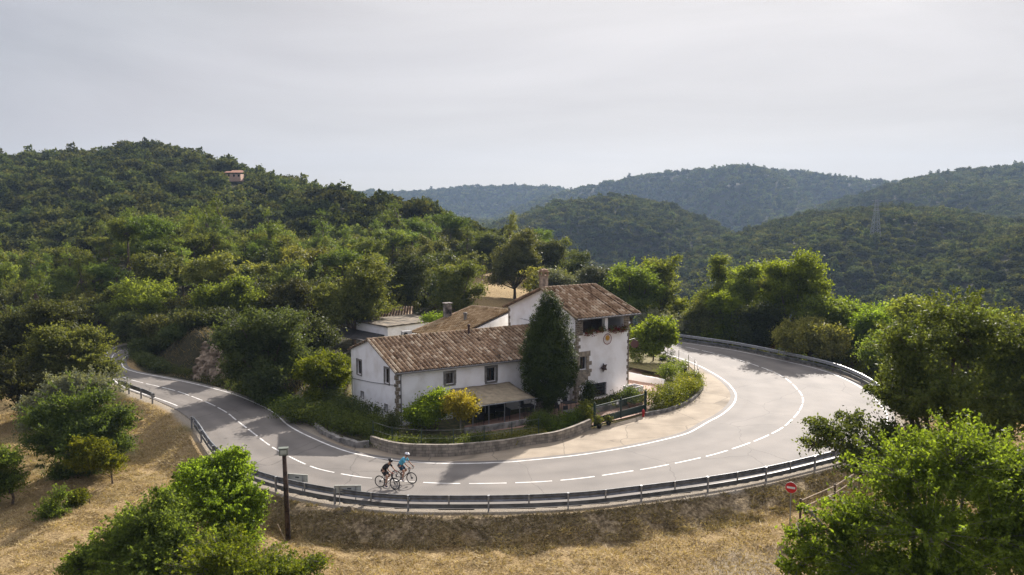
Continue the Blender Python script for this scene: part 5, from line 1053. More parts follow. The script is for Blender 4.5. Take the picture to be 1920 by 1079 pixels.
hedge('bank_undergrowth', W([(258,672),(275,682),(305,696)]), 1.5, .8, LM['oak'], 'dark scrub filling the tip of the bank inside the far road curve', 21, 420, size=.08, cat='plants')
hedge('roof_creeper', [PD(800, 600, 77)[:2], PD(826, 603, 77)[:2]], 1.0, .9, LM['bright'], 'bright green creeper on the edge of the flat roof', 16, 160, n=4, z=PD(812, 606, 77)[2], cat='plant')
hedge('garden_shrub', W([(1188,688),(1195,690)]), 1.4, 2.4, LM['mid'], 'small loose tree beside the tower corner on the lawn', 17, 220, n=3, cat='shrub', z=.5)
hedge('young_conifer', W([(736,820),(738,819)]), .7, 1.7, LM['oak'], 'small dark bush at the corner of the white house', 18, 160, n=3, cat='shrub')
# flowers of the loggia: each box with its plants
for i, (s, l) in enumerate(((1.15, 'flower box hanging with dark red geraniums at the left of the balcony'), (2.35, 'sparse flower box left of the balcony pillar'), (3.75, 'flower box of red geraniums right of the balcony pillar'), (4.65, 'flower box of dark red geraniums at the right end of the balcony'))):
    fb = empty('flower_box', ptf(s, 5.66, -.14), l, 'flower box', 'flower boxes of the balcony'); m_ = MB()
    m_.hexa([ptf(s-.35, 5.62, -.24), ptf(s+.35, 5.62, -.24), ptf(s+.35, 5.62, -.05), ptf(s-.35, 5.62, -.05), ptf(s-.38, 5.8, -.26), ptf(s+.38, 5.8, -.26), ptf(s+.38, 5.8, -.05), ptf(s-.38, 5.8, -.05)]); m_.build('box', TERRA, fb)
    r = np.random.default_rng(i+90); L_ = [(dt[0]*k, dt[1]*k, .12-(.2 if i != 1 else 0)*(j), .26, .2, .2) for k in (-.25, 0, .25) for j in (0, 1)]
    V, Fq, _, _ = lobed_leaves(L_, 26, 14, .09, .05, r, .3); link('foliage', np_mesh('foliage', V+np.array([.08, -.1, .1]), Fq, LM['dark']), fb)
    V, Fq, _, _ = lobed_leaves(L_, 30 if i != 1 else 9, 14, .08, .045, r, .6); link('blossom', np_mesh('blossom', V+np.array([.1, -.14, .08]), Fq, LM['red']), fb)
# star lantern on the facade, hanging disc sign on the corner
sl_, zl_ = zt_(1132.5, 689, T0, dt); st = empty('star_lantern', ptf(sl_, zl_, -.15), 'dark star shaped lantern mounted on the white tower front', 'lantern'); m_ = MB(); ctr = ptf(sl_, zl_, -.16)
pr = []; 
for k in range(10):
    a = math.pi/2+k*math.pi/5+.3; rr_ = .42 if k % 2 == 0 else .24; pr.append(ptf(sl_+rr_*math.cos(a), zl_+rr_*math.sin(a), -.16))
m_.add(pr+[ptf(sl_, zl_, -.27), ptf(sl_, zl_, -.05)], [(k, (k+1) % 10, 10) for k in range(10)]+[((k+1) % 10, k, 11) for k in range(10)]); m_.tube([ptf(sl_, zl_+.1, 0), ptf(sl_, zl_+.1, -.15)], .02, 5); m_.build('body', mat('rusty iron', (.07, .04, .032), .7, var=.4, scale=12), st)
hd = empty('hanging_sign', ptf(TW+.1, 3.9, -.1), 'round dark brown sign hanging from the right corner of the tower', 'sign'); m_ = MB(); sx_, sy_, sz_ = PD(1190, 645, 69); nrm_ = Vector((-.15, -1, 0)).normalized(); u_ = Vector((1, -.15, 0)).normalized()
n = 24; A_ = [Vector((sx_, sy_, sz_))+u_*.36*math.cos(2*math.pi*k/n)+Vector((0, 0, .36*math.sin(2*math.pi*k/n))) for k in range(n)]; m_.prism(A_, nrm_*.04); m_.build('board', mat('dark brown paint', (.045, .018, .016), .6), hd)
m_ = MB(); m_.tube([(ptf(TW, sz_+.5, .3)), (sx_, sy_, sz_+.48), (sx_+.3, sy_, sz_+.48)], .018, 5); m_.tube([(sx_, sy_, sz_+.48), (sx_, sy_, sz_+.3)], .01, 4); m_.build('bracket', BLACK, hd)
wl = empty('wall_lamp', ptf(TW-.1, 6.2, -.1), 'small white spotlight on the stone pier of the balcony', 'lamp'); m_ = MB(); m_.tube([ptf(TW-.2, 6.25, 0), ptf(TW-.2, 6.22, -.18)], .02, 5); m_.sphere(ptf(TW-.2, 6.18, -.22), .09, 10, 6); m_.build('head', mat('white enamel', (.7, .7, .68), .5), wl)
# awning over the terrace
aw = empty('awning', (*C1, 0), 'beige canvas awning over the dark terrace along the white wing', 'awning')
def AW(s, o, z): q = C1+dw*s-nin*o; return (q[0], q[1], z)
sA, sB = s_at(836, C1, dw), s_at(951, C1, dw); CANV = mat('beige canvas', (.33, .27, .18), .9, var=.15, scale=2.5)
m_ = MB(); nS = 18
G = np.zeros((nS+1, 9, 3))
for i in range(nS+1):
    for j in range(9):
        s = sA+(sB-sA)*i/nS+.15; o = .05+3.45*j/8; G[i, j] = np.array(AW(s+.22*j/8, o, 2.28-.60*j/8-.05*math.sin(math.pi*j/8)+.02*math.sin(i*1.2+j)))-np.array(WL[aw.name])
cm = grid_mesh('canvas', G, CANV, True); co = link('canvas', cm, aw); WL[co.name] = WL[aw.name]; sol = co.modifiers.new('s', 'SOLIDIFY'); sol.thickness = .015
m_ = MB(); 
for k in range(5):
    s = sA+(sB-sA)*k/4+.37; m_.tube([AW(s, 3.4, .0), AW(s, 3.4, 1.62)], .035, 6)
    m_.tube([AW(s-.2, .05, 2.22), AW(s, 3.45, 1.62)], .025, 5)
m_.tube([AW(sA+.2, 3.5, 1.63), AW(sB+.55, 3.5, 1.63)], .04, 6); m_.build('frame', GALV, aw)
# terrace furniture
def table(x, y, rz, label, top=BLACK):
    t = empty('terrace_table', (x, y, .05), label, 'table', 'tables of the terrace'); t.rotation_euler = (0, 0, rz); WL[t.name] = Vector((0, 0, 0))
    m_ = MB(); m_.box((0, 0, .72), (1.1, .8, .045)); m_.build('tabletop', top, t)
    for sx in (-1, 1):
        for sy in (-1, 1): m_ = MB(); m_.tube([(sx*.48, sy*.34, 0), (sx*.46, sy*.32, .70)], .022, 6); m_.build('leg', BLACK, t)
    return t
def chair(x, y, rz, label):
    t = empty('terrace_chair', (x, y, .05), label, 'chair', 'black chairs of the terrace'); t.rotation_euler = (0, 0, rz); WL[t.name] = Vector((0, 0, 0))
    m_ = MB(); m_.box((0, 0, .44), (.44, .44, .04)); m_.build('seat', BLACK, t)
    m_ = MB(); m_.hexa([(-.22, .19, .48), (.22, .19, .48), (.22, .22, .48), (-.22, .22, .48), (-.22, .26, .88), (.22, .26, .88), (.22, .29, .88), (-.22, .29, .88)]); m_.build('backrest', BLACK, t)
    for sx in (-1, 1):
        for sy in (-1, 1): m_ = MB(); m_.tube([(sx*.2, sy*.2, 0), (sx*.19, sy*.19, .43)], .016, 5); m_.build('leg', BLACK, t)
GREYT = mat('grey table top', (.16, .15, .145), .6)
a1_ = math.atan2(dw[1], dw[0])
tx, ty = P(1070, 790); table(tx, ty, a1_, 'grey topped table in the sun beside the lamp post', GREYT); chair(tx-.2, ty+.75, a1_, 'black chair behind the grey topped table'); chair(tx+.9, ty+.2, a1_-1.6, 'black chair at the right end of the grey topped table')
tx, ty = P(1066, 773); table(tx, ty, a1_, 'black table behind the grey topped table'); chair(tx+.9, ty+.1, a1_-1.6, 'black chair at the right of the black table'); chair(tx-.1, ty+.8, a1_, 'black chair behind the black table')
for k in range(4):
    q = AW(sA+1.4+k*2.2, 2.0, 0); table(q[0], q[1], a1_, '%s table in the dark under the awning' % ['first', 'second', 'third', 'rightmost'][k])
    q = AW(sA+1.3+k*2.2, 2.75, 0); chair(q[0], q[1], a1_+math.pi, 'black chair on the road side of the %s table under the awning' % ['first', 'second', 'third', 'rightmost'][k])
    q = AW(sA+1.5+k*2.2, 1.25, 0); chair(q[0], q[1], a1_, 'black chair on the house side of the %s table under the awning' % ['first', 'second', 'third', 'rightmost'][k])
lx, ly = P(1048, 795); lp = empty('garden_lamp_post', (lx, ly, .05), 'short black garden lamp post with glass lantern beside the cypress', 'lamp post')
m_ = MB(); m_.lathe((lx, ly, .05), [(.1, 0), (.08, .1), (.035, .2), (.03, 1.35), (.06, 1.38), (.04, 1.42)], 10); m_.build('post', BLACK, lp); m_ = MB(); m_.lathe((lx, ly, 1.47), [(.07, 0), (.11, .22), (.1, .24)], 8); m_.build('lantern', mat('frosted glass', (.55, .55, .52), .3), lp); m_ = MB(); m_.lathe((lx, ly, 1.71), [(.14, 0), (.05, .1), (.01, .15)], 8); m_.build('cap', BLACK, lp)
# pots, white planter
def pot(px, py, r_, h, label, lm, seed, ph=.6, m=None, g='potted plants of the garden', z0=0.0):
    x, y = P(px, py, z0); t = empty('plant_pot', (x, y, z0), label, 'plant pot', g); m_ = MB(); m_.lathe((x, y, z0), [(r_*.7, 0), (r_, h*.9), (r_*1.12, h*.92), (r_*1.12, h), (r_*.9, h), (r_*.85, h*.9), (.01, h*.88)], 14); m_.build('pot', m or BLACK, t)
    r = np.random.default_rng(seed); V, Fq, _, _ = lobed_leaves([(0, 0, h+ph*.4, r_*1.3, r_*1.3, ph*.5)], 40, 16, .1, .05, r, .3); link('foliage', np_mesh('foliage', V, Fq, lm), t)
pot(1243, 684, .38, .7, 'black pot with a clipped plant behind the round garden tree', LM['mid'], 1, .3); pot(1258, 690, .42, .75, 'black pot with a pale grey bush beside the road line', LM['grey'], 2, 1.2); pot(1281, 700, .40, .65, 'black pot with a small green plant nearest the fence', LM['mid'], 3, .7)
pot(1221, 676, .35, .7, 'black pot half hidden by the round garden tree', LM['mid'], 4, .3); pot(1201, 756, .3, .45, 'terracotta pot with red flowers behind the gate', LM['red'], 5, .5, TERRA); pot(1187, 767, .45, .5, 'wide terracotta pot below the dark shrub', LM['dark'], 6, .4, TERRA)
pot(1123, 803, .22, .3, 'small dark pot outside the left gate post', LM['oakl'], 7, .7, z0=.02); pot(1141, 797, .2, .28, 'small dark pot with an agave in front of the gate', LM['oakl'], 8, .45, z0=.02)
px0, py0 = P(1187, 748); wp = empty('white_planter', (px0, py0, 0), 'large white rendered planter at the right foot of the tower', 'planter'); m_ = MB(); aa = math.atan2(dt[1], dt[0])
for q, s in (((0, -.5), (1.3, .08)), ((0, .5), (1.3, .08)), ((-.61, 0), (.08, .92)), ((.61, 0), (.08, .92))): m_.box((px0+q[0]*math.cos(aa)-q[1]*math.sin(aa), py0+q[0]*math.sin(aa)+q[1]*math.cos(aa), .55), (s[0], s[1], 1.1), aa)
m_.build('box', PLASTER, wp); m_ = MB(); m_.box((px0, py0, .5), (1.14, .92, .9), aa); m_.build('soil', mat('potting soil', (.12, .07, .045), .95), wp)
# wire fences
def wire_fence(name, pts, h, label, m=DMETAL, sp=2.0, z=.05, wires=(.3, .6, .95), nets=True):
    p = resample(catmull(pts, .3), max(3, int(plen(np.array(pts))/sp)+1)); t = empty(name, (p[0][0], p[0][1], z), label, 'fence')
    for q in p: m_ = MB(); m_.tube([(q[0], q[1], z-.1), (q[0], q[1], z+h)], .03, 6); m_.build('post', m, t)
    m_ = MB()
    for w in wires: m_.tube([(q[0], q[1], z+w*h) for q in p], .007, 4)
    m_.build('wire', GALV, t)
wire_fence('wire_fence', W([(700,832),(740,845),(790,849),(848,849),(905,843),(960,834),(1010,826)]), 1.5, 'thin wire fence on green posts behind the block wall')
wire_fence('wire_fence', W([(1304,735),(1309,722),(1304,706),(1290,694),(1268,684),(1240,674),(1200,664)]), 1.5, 'post and wire fence round the corner garden beside the road', mat('rusty post', (.10, .07, .05), .8), 2.4)

# ------------------------------------------------------------------ guardrails
GR_D = mat('weathered guardrail steel', (.20, .21, .225), .5, metal=.55, var=.2, scale=3, spec=.5); GR_L = mat('galvanised rail post', (.34, .35, .36), .45, metal=.5, var=.15, scale=5)
PLATE = mat('lower guard plate', (.15, .155, .15), .6, metal=.3, var=.25, scale=1.5)
def guardrail(name, pts, label, plate=True, sp=2.0, ptop=.85, outward=None, z=0.0, every=2, gl=False):
    p = catmull(pts, .4); L_ = plen(p); p = resample(p, max(6, int(L_/.5))); nn_ = normals(p); c0 = np.array([2, 62.0]); sg = -np.sign(((c0-p)*nn_).sum(1))[:, None]; nn_ = nn_*sg     # nn_ points away from the road
    t = empty(name, (p[0][0], p[0][1], z), label, 'guardrail')
    prof = [(.0, .83), (-.05, .82), (-.085, .775), (-.085, .73), (-.03, .69), (-.03, .66), (-.085, .62), (-.085, .565), (-.05, .50), (.0, .48)]
    prof = prof+[(a+.018, b) for a, b in prof[::-1]]
    m_ = MB(); n = len(prof)
    for i, q in enumerate(p):
        for a, b in prof: m_.v.append((q[0]+nn_[i][0]*a, q[1]+nn_[i][1]*a, z+b))
    for i in range(len(p)-1):
        for k in range(n): m_.f.append((i*n+k, i*n+(k+1) % n, (i+1)*n+(k+1) % n, (i+1)*n+k))
    m_.build('beam', GR_L if gl else GR_D, t)
    if plate:
        m_ = MB()
        for i, q in enumerate(p):
            for a, b in ((.0, .355), (-.03, .34), (-.03, .14), (.0, .125), (.012, .13), (-.018, .145), (-.018, .335), (.012, .345)): m_.v.append((q[0]+nn_[i][0]*a, q[1]+nn_[i][1]*a, z+b))
        for i in range(len(p)-1):
            for k in range(8): m_.f.append((i*8+k, i*8+(k+1) % 8, (i+1)*8+(k+1) % 8, (i+1)*8+k))
        m_.build('guard_plate', PLATE, t)
    ps = resample(p, max(2, int(L_/sp)+1)); pn = resample(nn_, len(ps))
    for i, (q, w) in enumerate(zip(ps, pn)):
        a = math.atan2(w[1], w[0]); c = q+w*.13; m_ = MB()
        if i % every == 0:
            m_.box((c[0], c[1], z+ptop/2-.3), (.10, .012, ptop+.6), a); e = q+w*.08; 
            for s in (-1, 1): f_ = c+np.array([-math.sin(a), math.cos(a)])*.0+w*.05*s; m_.box((f_[0], f_[1], z+ptop/2-.3), (.012, .07, ptop+.6), a)
            m_.box((e[0]-w[0]*.02, e[1]-w[1]*.02, z+.66), (.12, .10, .14), a); m_.box((c[0]-w[0]*.03, c[1]-w[1]*.03, z+ptop+.006), (.17, .11, .012), a)
            m_.build('post', GR_L, t)
        else:
            c = q+w*.03; m_.box((c[0], c[1], z+.60), (.03, .09, .46), a); m_.build('connector', GR_L, t)
    return t
railpts = [tuple(q) for q in OUT]
# pieces of the outer edge: near side, far side
def seg(pxa, pxb, off): pass
iN0 = int(np.argmin(((OUT-np.array(P(365, 796)))**2).sum(1))); iN1 = int(np.argmin(((OUT-np.array(P(1600, 857)))**2).sum(1)))
iF1 = int(np.argmin(((OUT-np.array(P(1668, 768)))**2).sum(1)))
nO = normals(OUT); cc = np.array([2, 62.0]); so = -np.sign(((cc-OUT)*nO).sum(1))[:, None]; nO = nO*so
guardrail('guardrail', [tuple(q) for q in (OUT+nO*.25)[iN1:iN0+1:6]], 'long curved guardrail with lower plate along the near side of the bend')
guardrail('guardrail', [tuple(q) for q in (OUT+nO*.25)[2:iF1:6]], 'curved guardrail along the far outer side of the bend', gl=True, ptop=.8)
guardrail('guardrail', [P(226, 730), P(250, 741), P(272, 749), P(289, 757)], 'short separate guardrail at the left of the road', plate=False, sp=1.9, every=1)
# low concrete edge along the far rail
fe_ = (OUT+nO*.55)[2:iF1:6]; wall_strip('concrete_edge', [tuple(q) for q in fe_], .22, [.22, .22, .22], CEMENT, 'low concrete edge under the far guardrail')

# ------------------------------------------------------------------ signs and poles
def panel_sign(px, py_base, d_, w, h, ztop, label, rot, seed):
    x, y = P(px, py_base, -.5); z = gz(x, y); t = empty('chevron_board', (x, y, z), label, 'sign', 'road sign boards seen from behind'); ca, sa = math.cos(rot), math.sin(rot)
    def Q(a, b, c): return (x+a*ca-b*sa, y+a*sa+b*ca, c)
    m_ = MB(); m_.box(Q(0, 0, ztop-h/2), (w, .03, h), rot)
    for a in (-w/2, w/2): m_.box(Q(a*.985, -.03, ztop-h/2), (w*.03, .05, h), rot)
    for b in (ztop-.015, ztop-h+.015): m_.box(Q(0, -.03, b), (w*.94, .05, .03), rot)
    m_.build('board', mat('grey green sign back', (.46, .47, .42), .6, var=.1, scale=3), t)
    for a in (-w*.3, w*.3): m_ = MB(); m_.box(Q(a, -.07, (z-.4+ztop)/2), (.05, .05, ztop-z+.36), rot); m_.build('post', GR_L, t)
    m_ = MB(); m_.box(Q(.08, -.018, ztop-h*.45), (.22, .004, .07), rot); m_.build('plate_mark', mat('dark plate', (.05, .05, .05), .6), t)
panel_sign(653, 962, 40, 1.42, .42, 1.02, 'grey back of the wide sign board nearest the cyclists', .02, 1)
panel_sign(556, 938, 40, 1.45, .42, 1.0, 'grey back of the sign board behind the wooden pole', -.22, 2)
x, y = P(654, 975, -.5); m_ = bmesh.new(); bmesh.ops.create_icosphere(m_, subdivisions=3, radius=1); r = np.random.default_rng(8)
for v in m_.verts: n_ = .12*float(vnoise(np.array([v.co.x*3+9]), np.array([v.co.y*3+v.co.z*5]), .8, 71)[0])*3; v.co = Vector((v.co.x*1.05*(1+n_), v.co.y*.8*(1+n_), v.co.z*.75*(1+n_)))
me = bpy.data.meshes.new('footing_mound'); m_.to_mesh(me); m_.free(); me.materials.append(mat('rough footing', (.15, .115, .07), .95, var=.4, scale=4, bump=1, bscale=8)); o = link('footing_mound', me); o.location = (x, y+.1, gz(x, y+.8)-.62); tag(o, 'rough earth covered concrete footing under the nearest sign board', 'footing')
# no entry sign
x, y = P(1481, 985, -1.0); z = gz(x, y); ne = empty('no_entry_sign', (x, y, z), 'round red no entry sign with white bar on a post in the field', 'sign')
ztop = PD(1480, 904, y)[2]; rr_ = .30; zc = ztop-rr_; rot = .50; nd = Vector((math.sin(rot)*-1, -math.cos(rot), 0)); ud = Vector((math.cos(rot), -math.sin(rot), 0)); n = 32
def ringp(r_, o, zz=None): return [Vector((x, y, zc))+ud*r_*math.cos(2*math.pi*k/n)+Vector((0, 0, r_*math.sin(2*math.pi*k/n)))+nd*o for k in range(n)]
m_ = MB(); m_.prism(ringp(rr_, .03), nd*-.015); m_.build('rim', mat('white sign paint', (.75, .75, .73), .5), ne)
m_ = MB(); m_.add(ringp(rr_*.965, .034), [tuple(range(n))]); m_.add(ringp(rr_*.965, .012), [tuple(range(n))[::-1]]); m_.build('disc', mat('red sign paint', (.50, .012, .015), .45, var=.08), ne)
m_ = MB(); c_ = Vector((x, y, zc))+nd*.038; m_.add([c_+ud*a*.21+Vector((0, 0, b*.055)) for a, b in ((-1, -1), (1, -1), (1, 1), (-1, 1))], [(0, 1, 2, 3)]); m_.build('bar', mat('white sign paint', (.75, .75, .73), .5), ne)
m_ = MB(); m_.box((x, y, (z-.3+zc+.25)/2), (.06, .04, zc+.25-z+.3)); m_.build('post', GALV, ne)
# wooden rail fence
f0_ = np.array(P(1500, 975, -1.0)); f1_ = np.array(P(1720, 868, -1.1)); wf = empty('wooden_rail_fence', (f0_[0], f0_[1], gz(*f0_)), 'rustic wooden two rail fence beyond the no entry sign', 'fence'); npst = 5
WR = mat('pale fence wood', (.40, .31, .21), .85, var=.3, scale=6)  # even pale wood for the rails and the stake
fp = [f0_+(f1_-f0_)*k/(npst-1) for k in range(npst)]
for q in fp: m_ = MB(); g_ = gz(*q); m_.tube([(q[0], q[1], g_-.3), (q[0], q[1], g_+1.05)], .06, 8); m_.build('post', WOOD, wf)
m_ = MB()
for a, b in zip(fp[:-1], fp[1:]):
    for h in (.5, .92): m_.tube([(a[0], a[1], gz(*a)+h), (b[0], b[1], gz(*b)+h)], .045, 7)
m_.build('rail', WR, wf)
# wooden pole with box
x, y = P(541, 1017, -1.1); z = gz(x, y); wpz = PD(533, 853, y)[2]; wp_ = empty('wooden_pole', (x, y, z), 'tall dark wooden utility pole with a small box on top', 'pole')
xt = PD(533, 853, y)[0]; m_ = MB(); m_.tube([(x, y, z-.5), ((x+xt)/2, y, (z+wpz)/2), (xt, y, wpz)], [.135, .125, .105], 12); m_.build('pole', mat('creosoted wood', (.075, .048, .034), .85, var=.4, scale=5, bump=.6, bscale=12), wp_, smooth_=True)
m_ = MB(); m_.box((xt-.02, y-.05, wpz+.17), (.42, .26, .34), .25); m_.box((xt-.02, y-.05, wpz+.36), (.48, .32, .03), .25); m_.build('box', mat('grey green housing', (.16, .18, .15), .5), wp_)
m_ = MB(); a = .25; cx_, cy_ = xt-.02+math.sin(a)*.135, y-.05-math.cos(a)*.135
m_.add([(cx_+s*.15*math.cos(a), cy_+s*.15*math.sin(a), wpz+.17+t_*.11) for s, t_ in ((-1, -1), (1, -1), (1, 1), (-1, 1))], [(0, 1, 2, 3)]); m_.build('lamp_glass', mat('pale lamp glass', (.45, .48, .42), .3), wp_)
m_ = MB(); m_.tube([(x-.45, y-.3, z+.9), (x-.1, y-.25, z+.05)], .035, 6); so_ = m_.build('wooden_stake', WR); so_.location = (0, 0, 0); tag(so_, 'thin pale stake leaning at the foot of the wooden pole', 'stake')
# pylon
_d = np.arange(300, 560, 4.0); _x = (1640-960)/F*_d; _z = H(_x, _d); _r = HOR+(CAMZ-_z)*F/_d; pyl = float(_d[np.argmin(np.abs(_r-452))]); pxl = XD(1640, pyl); pz = float(H(np.array([pxl]), np.array([pyl]))[0]); ptop = PD(1642, 374, pyl)[2]; hh_ = ptop-pz
py_ = empty('electricity_pylon', (pxl, pyl, pz), 'faint lattice electricity pylon on the wooded hill to the right', 'pylon'); m_ = MB(); w0 = 2.2
def leg(sx, sy, t): w_ = w0*(1-.8*t); return (pxl+sx*w_, pyl+sy*w_, pz+hh_*t)
for sx, sy in ((-1, -1), (1, -1), (1, 1), (-1, 1)): m_.tube([leg(sx, sy, 0), leg(sx, sy, 1)], .09, 4)
ts = np.linspace(0, 1, 11)
for a, b in zip(ts[:-1], ts[1:]):
    for c_, d_ in (((-1, -1), (1, -1)), ((1, -1), (1, 1)), ((1, 1), (-1, 1)), ((-1, 1), (-1, -1))): m_.tube([leg(*c_, a), leg(*d_, b)], .06, 3); m_.tube([leg(*d_, a), leg(*c_, b)], .06, 3)
m_.build('lattice', GALV, py_)
for t in (.74, .86, .97): m_ = MB(); m_.tube([(pxl-2.6, pyl, pz+hh_*t), (pxl+2.6, pyl, pz+hh_*t)], .11, 4); m_.build('crossarm', mat('pale arm', (.4, .4, .4), .6), py_)

# added dark panels: shade under the awning painted onto the wall
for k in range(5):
    s = sA+.5+(sB-sA-.6)*k/5; m_ = MB(); m_.hexa([pt(s, .02, -.03), pt(s+(sB-sA-.6)/5-.06, .02, -.03), pt(s+(sB-sA-.6)/5-.06, .02, -.004), pt(s, .02, -.004), pt(s, 1.95, -.03), pt(s+(sB-sA-.6)/5-.06, 1.95, -.03), pt(s+(sB-sA-.6)/5-.06, 1.95, -.004), pt(s, 1.95, -.004)]); m_.build('awning_shade_panel', mat('painted awning shade', (.02, .022, .02), .5), wing)
# dry grass stubble and weeds
def blades(name, X, Y, hgt, m, label, seed, width=.012, lean_=.7, kind='stuff'):
    r = np.random.default_rng(seed); n = len(X); Z = H(X, Y)-.01; a = r.random(n)*6.28; h = hgt*(.5+r.random(n)); ln = r.normal(size=(n, 2))*lean_*h[:, None]; w = width*(1+r.random(n))
    P0_ = np.stack([X-np.cos(a)*w, Y-np.sin(a)*w, Z], 1); P1_ = np.stack([X+np.cos(a)*w, Y+np.sin(a)*w, Z], 1); T_ = np.stack([X+ln[:, 0], Y+ln[:, 1], Z+h], 1)
    T2 = T_+np.stack([np.cos(a)*w*.3, np.sin(a)*w*.3, 0*a], 1)
    me = np_mesh(name, np.stack([P0_, P1_, T2, T_], 1).reshape(-1, 3), np.arange(4*n).reshape(n, 4), m); return tag(link(name, me), label, kind=kind)
STRAW = leaf_mat('straw blades', (.16, .11, .05), (.50, .40, .225), (.66, .55, .34), .2, objvar=.01)
WEED = leaf_mat('dry weeds', (.08, .06, .028), (.29, .23, .12), (.46, .37, .20), .2, objvar=.01)
r = np.random.default_rng(61)
def patch(n, y0, y1, a0, a1, cond):
    Y = y0+(y1-y0)*r.random(n)**.9; X = (a0+(a1-a0)*r.random(n))*Y; d = seg_dist(X, Y, OUT[::6]); i = inside(X, Y, outpoly); k = cond(X, Y, d, i); return X[k], Y[k]
X, Y = patch(420000, 29, 66, -.72, .95, lambda x, y, d, i: ~i & (d > .9) & ((d > 2.3+vnoise(x, y, 2, 77)*1.2) | (x < -17)) & (vnoise(x, y, 1.1, 78)+vnoise(x, y, .4, 79)*.8 > -.25)); blades('dry_grass', X, Y, .11, STRAW, 'short pale straw stubble on the field', 62, .014, 1.3)
X, Y = patch(150000, 34, 50, -.36, .52, lambda x, y, d, i: ~i & (d > .9) & (d < 3.1+vnoise(x, y, 2, 77)*1.2) & (vnoise(x, y, 1.3, 80)+vnoise(x, y, .5, 81)*.8 > -.12)); blades('bank_weeds', X, Y, .13, WEED, 'withered brown weeds on the bank below the near guardrail', 63, .015, 1.1)
X, Y = patch(30000, 56, 92, -.5, .03, lambda x, y, d, i: i & (seg_dist(x, y, CEN[::6]) > 3.5) & (seg_dist(x, y, CEN[::6]) < 14) & (y > 66)); blades('verge_weeds', X, Y, .22, WEED, 'dull weeds on the cut bank beside the road', 64, .02, .8)
# ------------------------------------------------------------------ cyclists
TYRE = mat('tyre rubber', (.012, .012, .012), .7); CARB = mat('black bicycle frame', (.018, .018, .02), .35, spec=.5); CHROME = mat('bright spokes', (.35, .35, .36), .3, metal=.9)
def bicycle(loc, rz, label, accent=None):
    t = empty('road_bicycle', (0, 0, 0), label, 'bicycle'); RH = Vector((-.41, 0, .34)); FH = Vector((.58, 0, .34)); BB = Vector((0, 0, .27)); ST = Vector((-.15, 0, .80)); HT = Vector((.40, 0, .86)); HB = Vector((.44, 0, .70)); SD = Vector((-.19, 0, .97))
    for c in (RH, FH):
        w = MB(); w.torus(c, .325, .017, n=40, m=6); wo = w.build('wheel', TYRE, t, smooth_=True)
        w = MB(); w.torus(c, .295, .016, n=36, m=4); w.build('rim', CARB, wo); w = MB()
        for k in range(20): a = 2*math.pi*k/20; w.tube([c+Vector((0, .02*(-1)**k, 0)), c+Vector((.29*math.cos(a), 0, .29*math.sin(a)))], .0022, 3, False)
        w.tube([c-Vector((0, .05, 0)), c+Vector((0, .05, 0))], .02, 8); w.tube([c+Vector((0, .03, 0)), c+Vector((0, .034, 0))], .07, 14); w.build('spokes', CHROME, wo)
    f = MB(); f.tube([BB, ST], .017, 8); f.tube([ST, HT], .016, 8); f.tube([BB, HB], .021, 8); f.tube([HT+Vector((-.01, 0, .03)), HB-Vector((-.01, 0, .03))], .022, 8)
    for s in (-.04, .04): f.tube([BB+Vector((0, s, 0)), RH+Vector((0, s*1.2, 0))], .010, 6); f.tube([ST+Vector((0, s*.4, -.03)), RH+Vector((0, s*1.2, 0))], .008, 6); f.tube([HB+Vector((0, s*.9, -.02)), HB.lerp(FH, .5)+Vector((.0, s*1.1, 0)), FH+Vector((0, s*1.1, 0))], .012, 6)
    f.build('frame', accent or CARB, t, smooth_=True); f = MB(); f.tube([ST, SD-Vector((0, 0, .03))], .014, 8); f.build('seat_post', CARB, t)
    f = MB(); f.add([(-.32, -.07, .98), (-.32, .07, .98), (-.12, .035, .985), (-.04, .015, .975), (-.04, -.015, .975), (-.12, -.035, .985), (-.32, -.06, .945), (-.32, .06, .945), (-.04, 0, .95)], [(0, 5, 4, 3, 2, 1), (0, 1, 7, 6), (1, 2, 3, 8, 7), (0, 6, 8, 4, 5), (3, 4, 8), (6, 7, 8)]); f.build('saddle', mat('saddle', (.05, .03, .02), .5), t)
    f = MB(); f.tube([HT, HT+Vector((.02, 0, .06)), HT+Vector((.09, 0, .075))], .015, 8); y0 = .20
    f.tube([HT+Vector((.09, -y0, .075)), HT+Vector((.09, y0, .075))], .013, 8)
    for s in (-y0, y0): f.tube([HT+Vector((.09, s, .075)), HT+Vector((.16, s, .075)), HT+Vector((.19, s, .02)), HT+Vector((.15, s, -.05)), HT+Vector((.08, s, -.06))], .013, 7); f.tube([HT+Vector((.16, s, .08)), HT+Vector((.20, s, .12))], .017, 6); f.tube([HT+Vector((.20, s, .10)), HT+Vector((.21, s, -.01))], .006, 4)
    f.build('handlebar', CARB, t, smooth_=True)
    f = MB(); f.tube([BB+Vector((0, -.055, 0)), BB+Vector((0, -.05, 0))], .095, 20); 
    for s, dx, dz in ((-1, .10, -.13), (1, -.10, .13)): f.tube([BB+Vector((0, .06*s, 0)), BB+Vector((dx, .08*s, dz))], .012, 6); f.box(tuple(BB+Vector((dx, .13*s, dz))), (.09, .07, .02))
    f.tube([BB+Vector((0, -.052, .09)), RH+Vector((0, -.052, .04))], .005, 4); f.tube([BB+Vector((0, -.052, -.09)), RH+Vector((0, -.052, -.07))], .005, 4); f.build('crankset', CARB, t)
    t.location = loc; t.rotation_euler = (0, 0, rz)
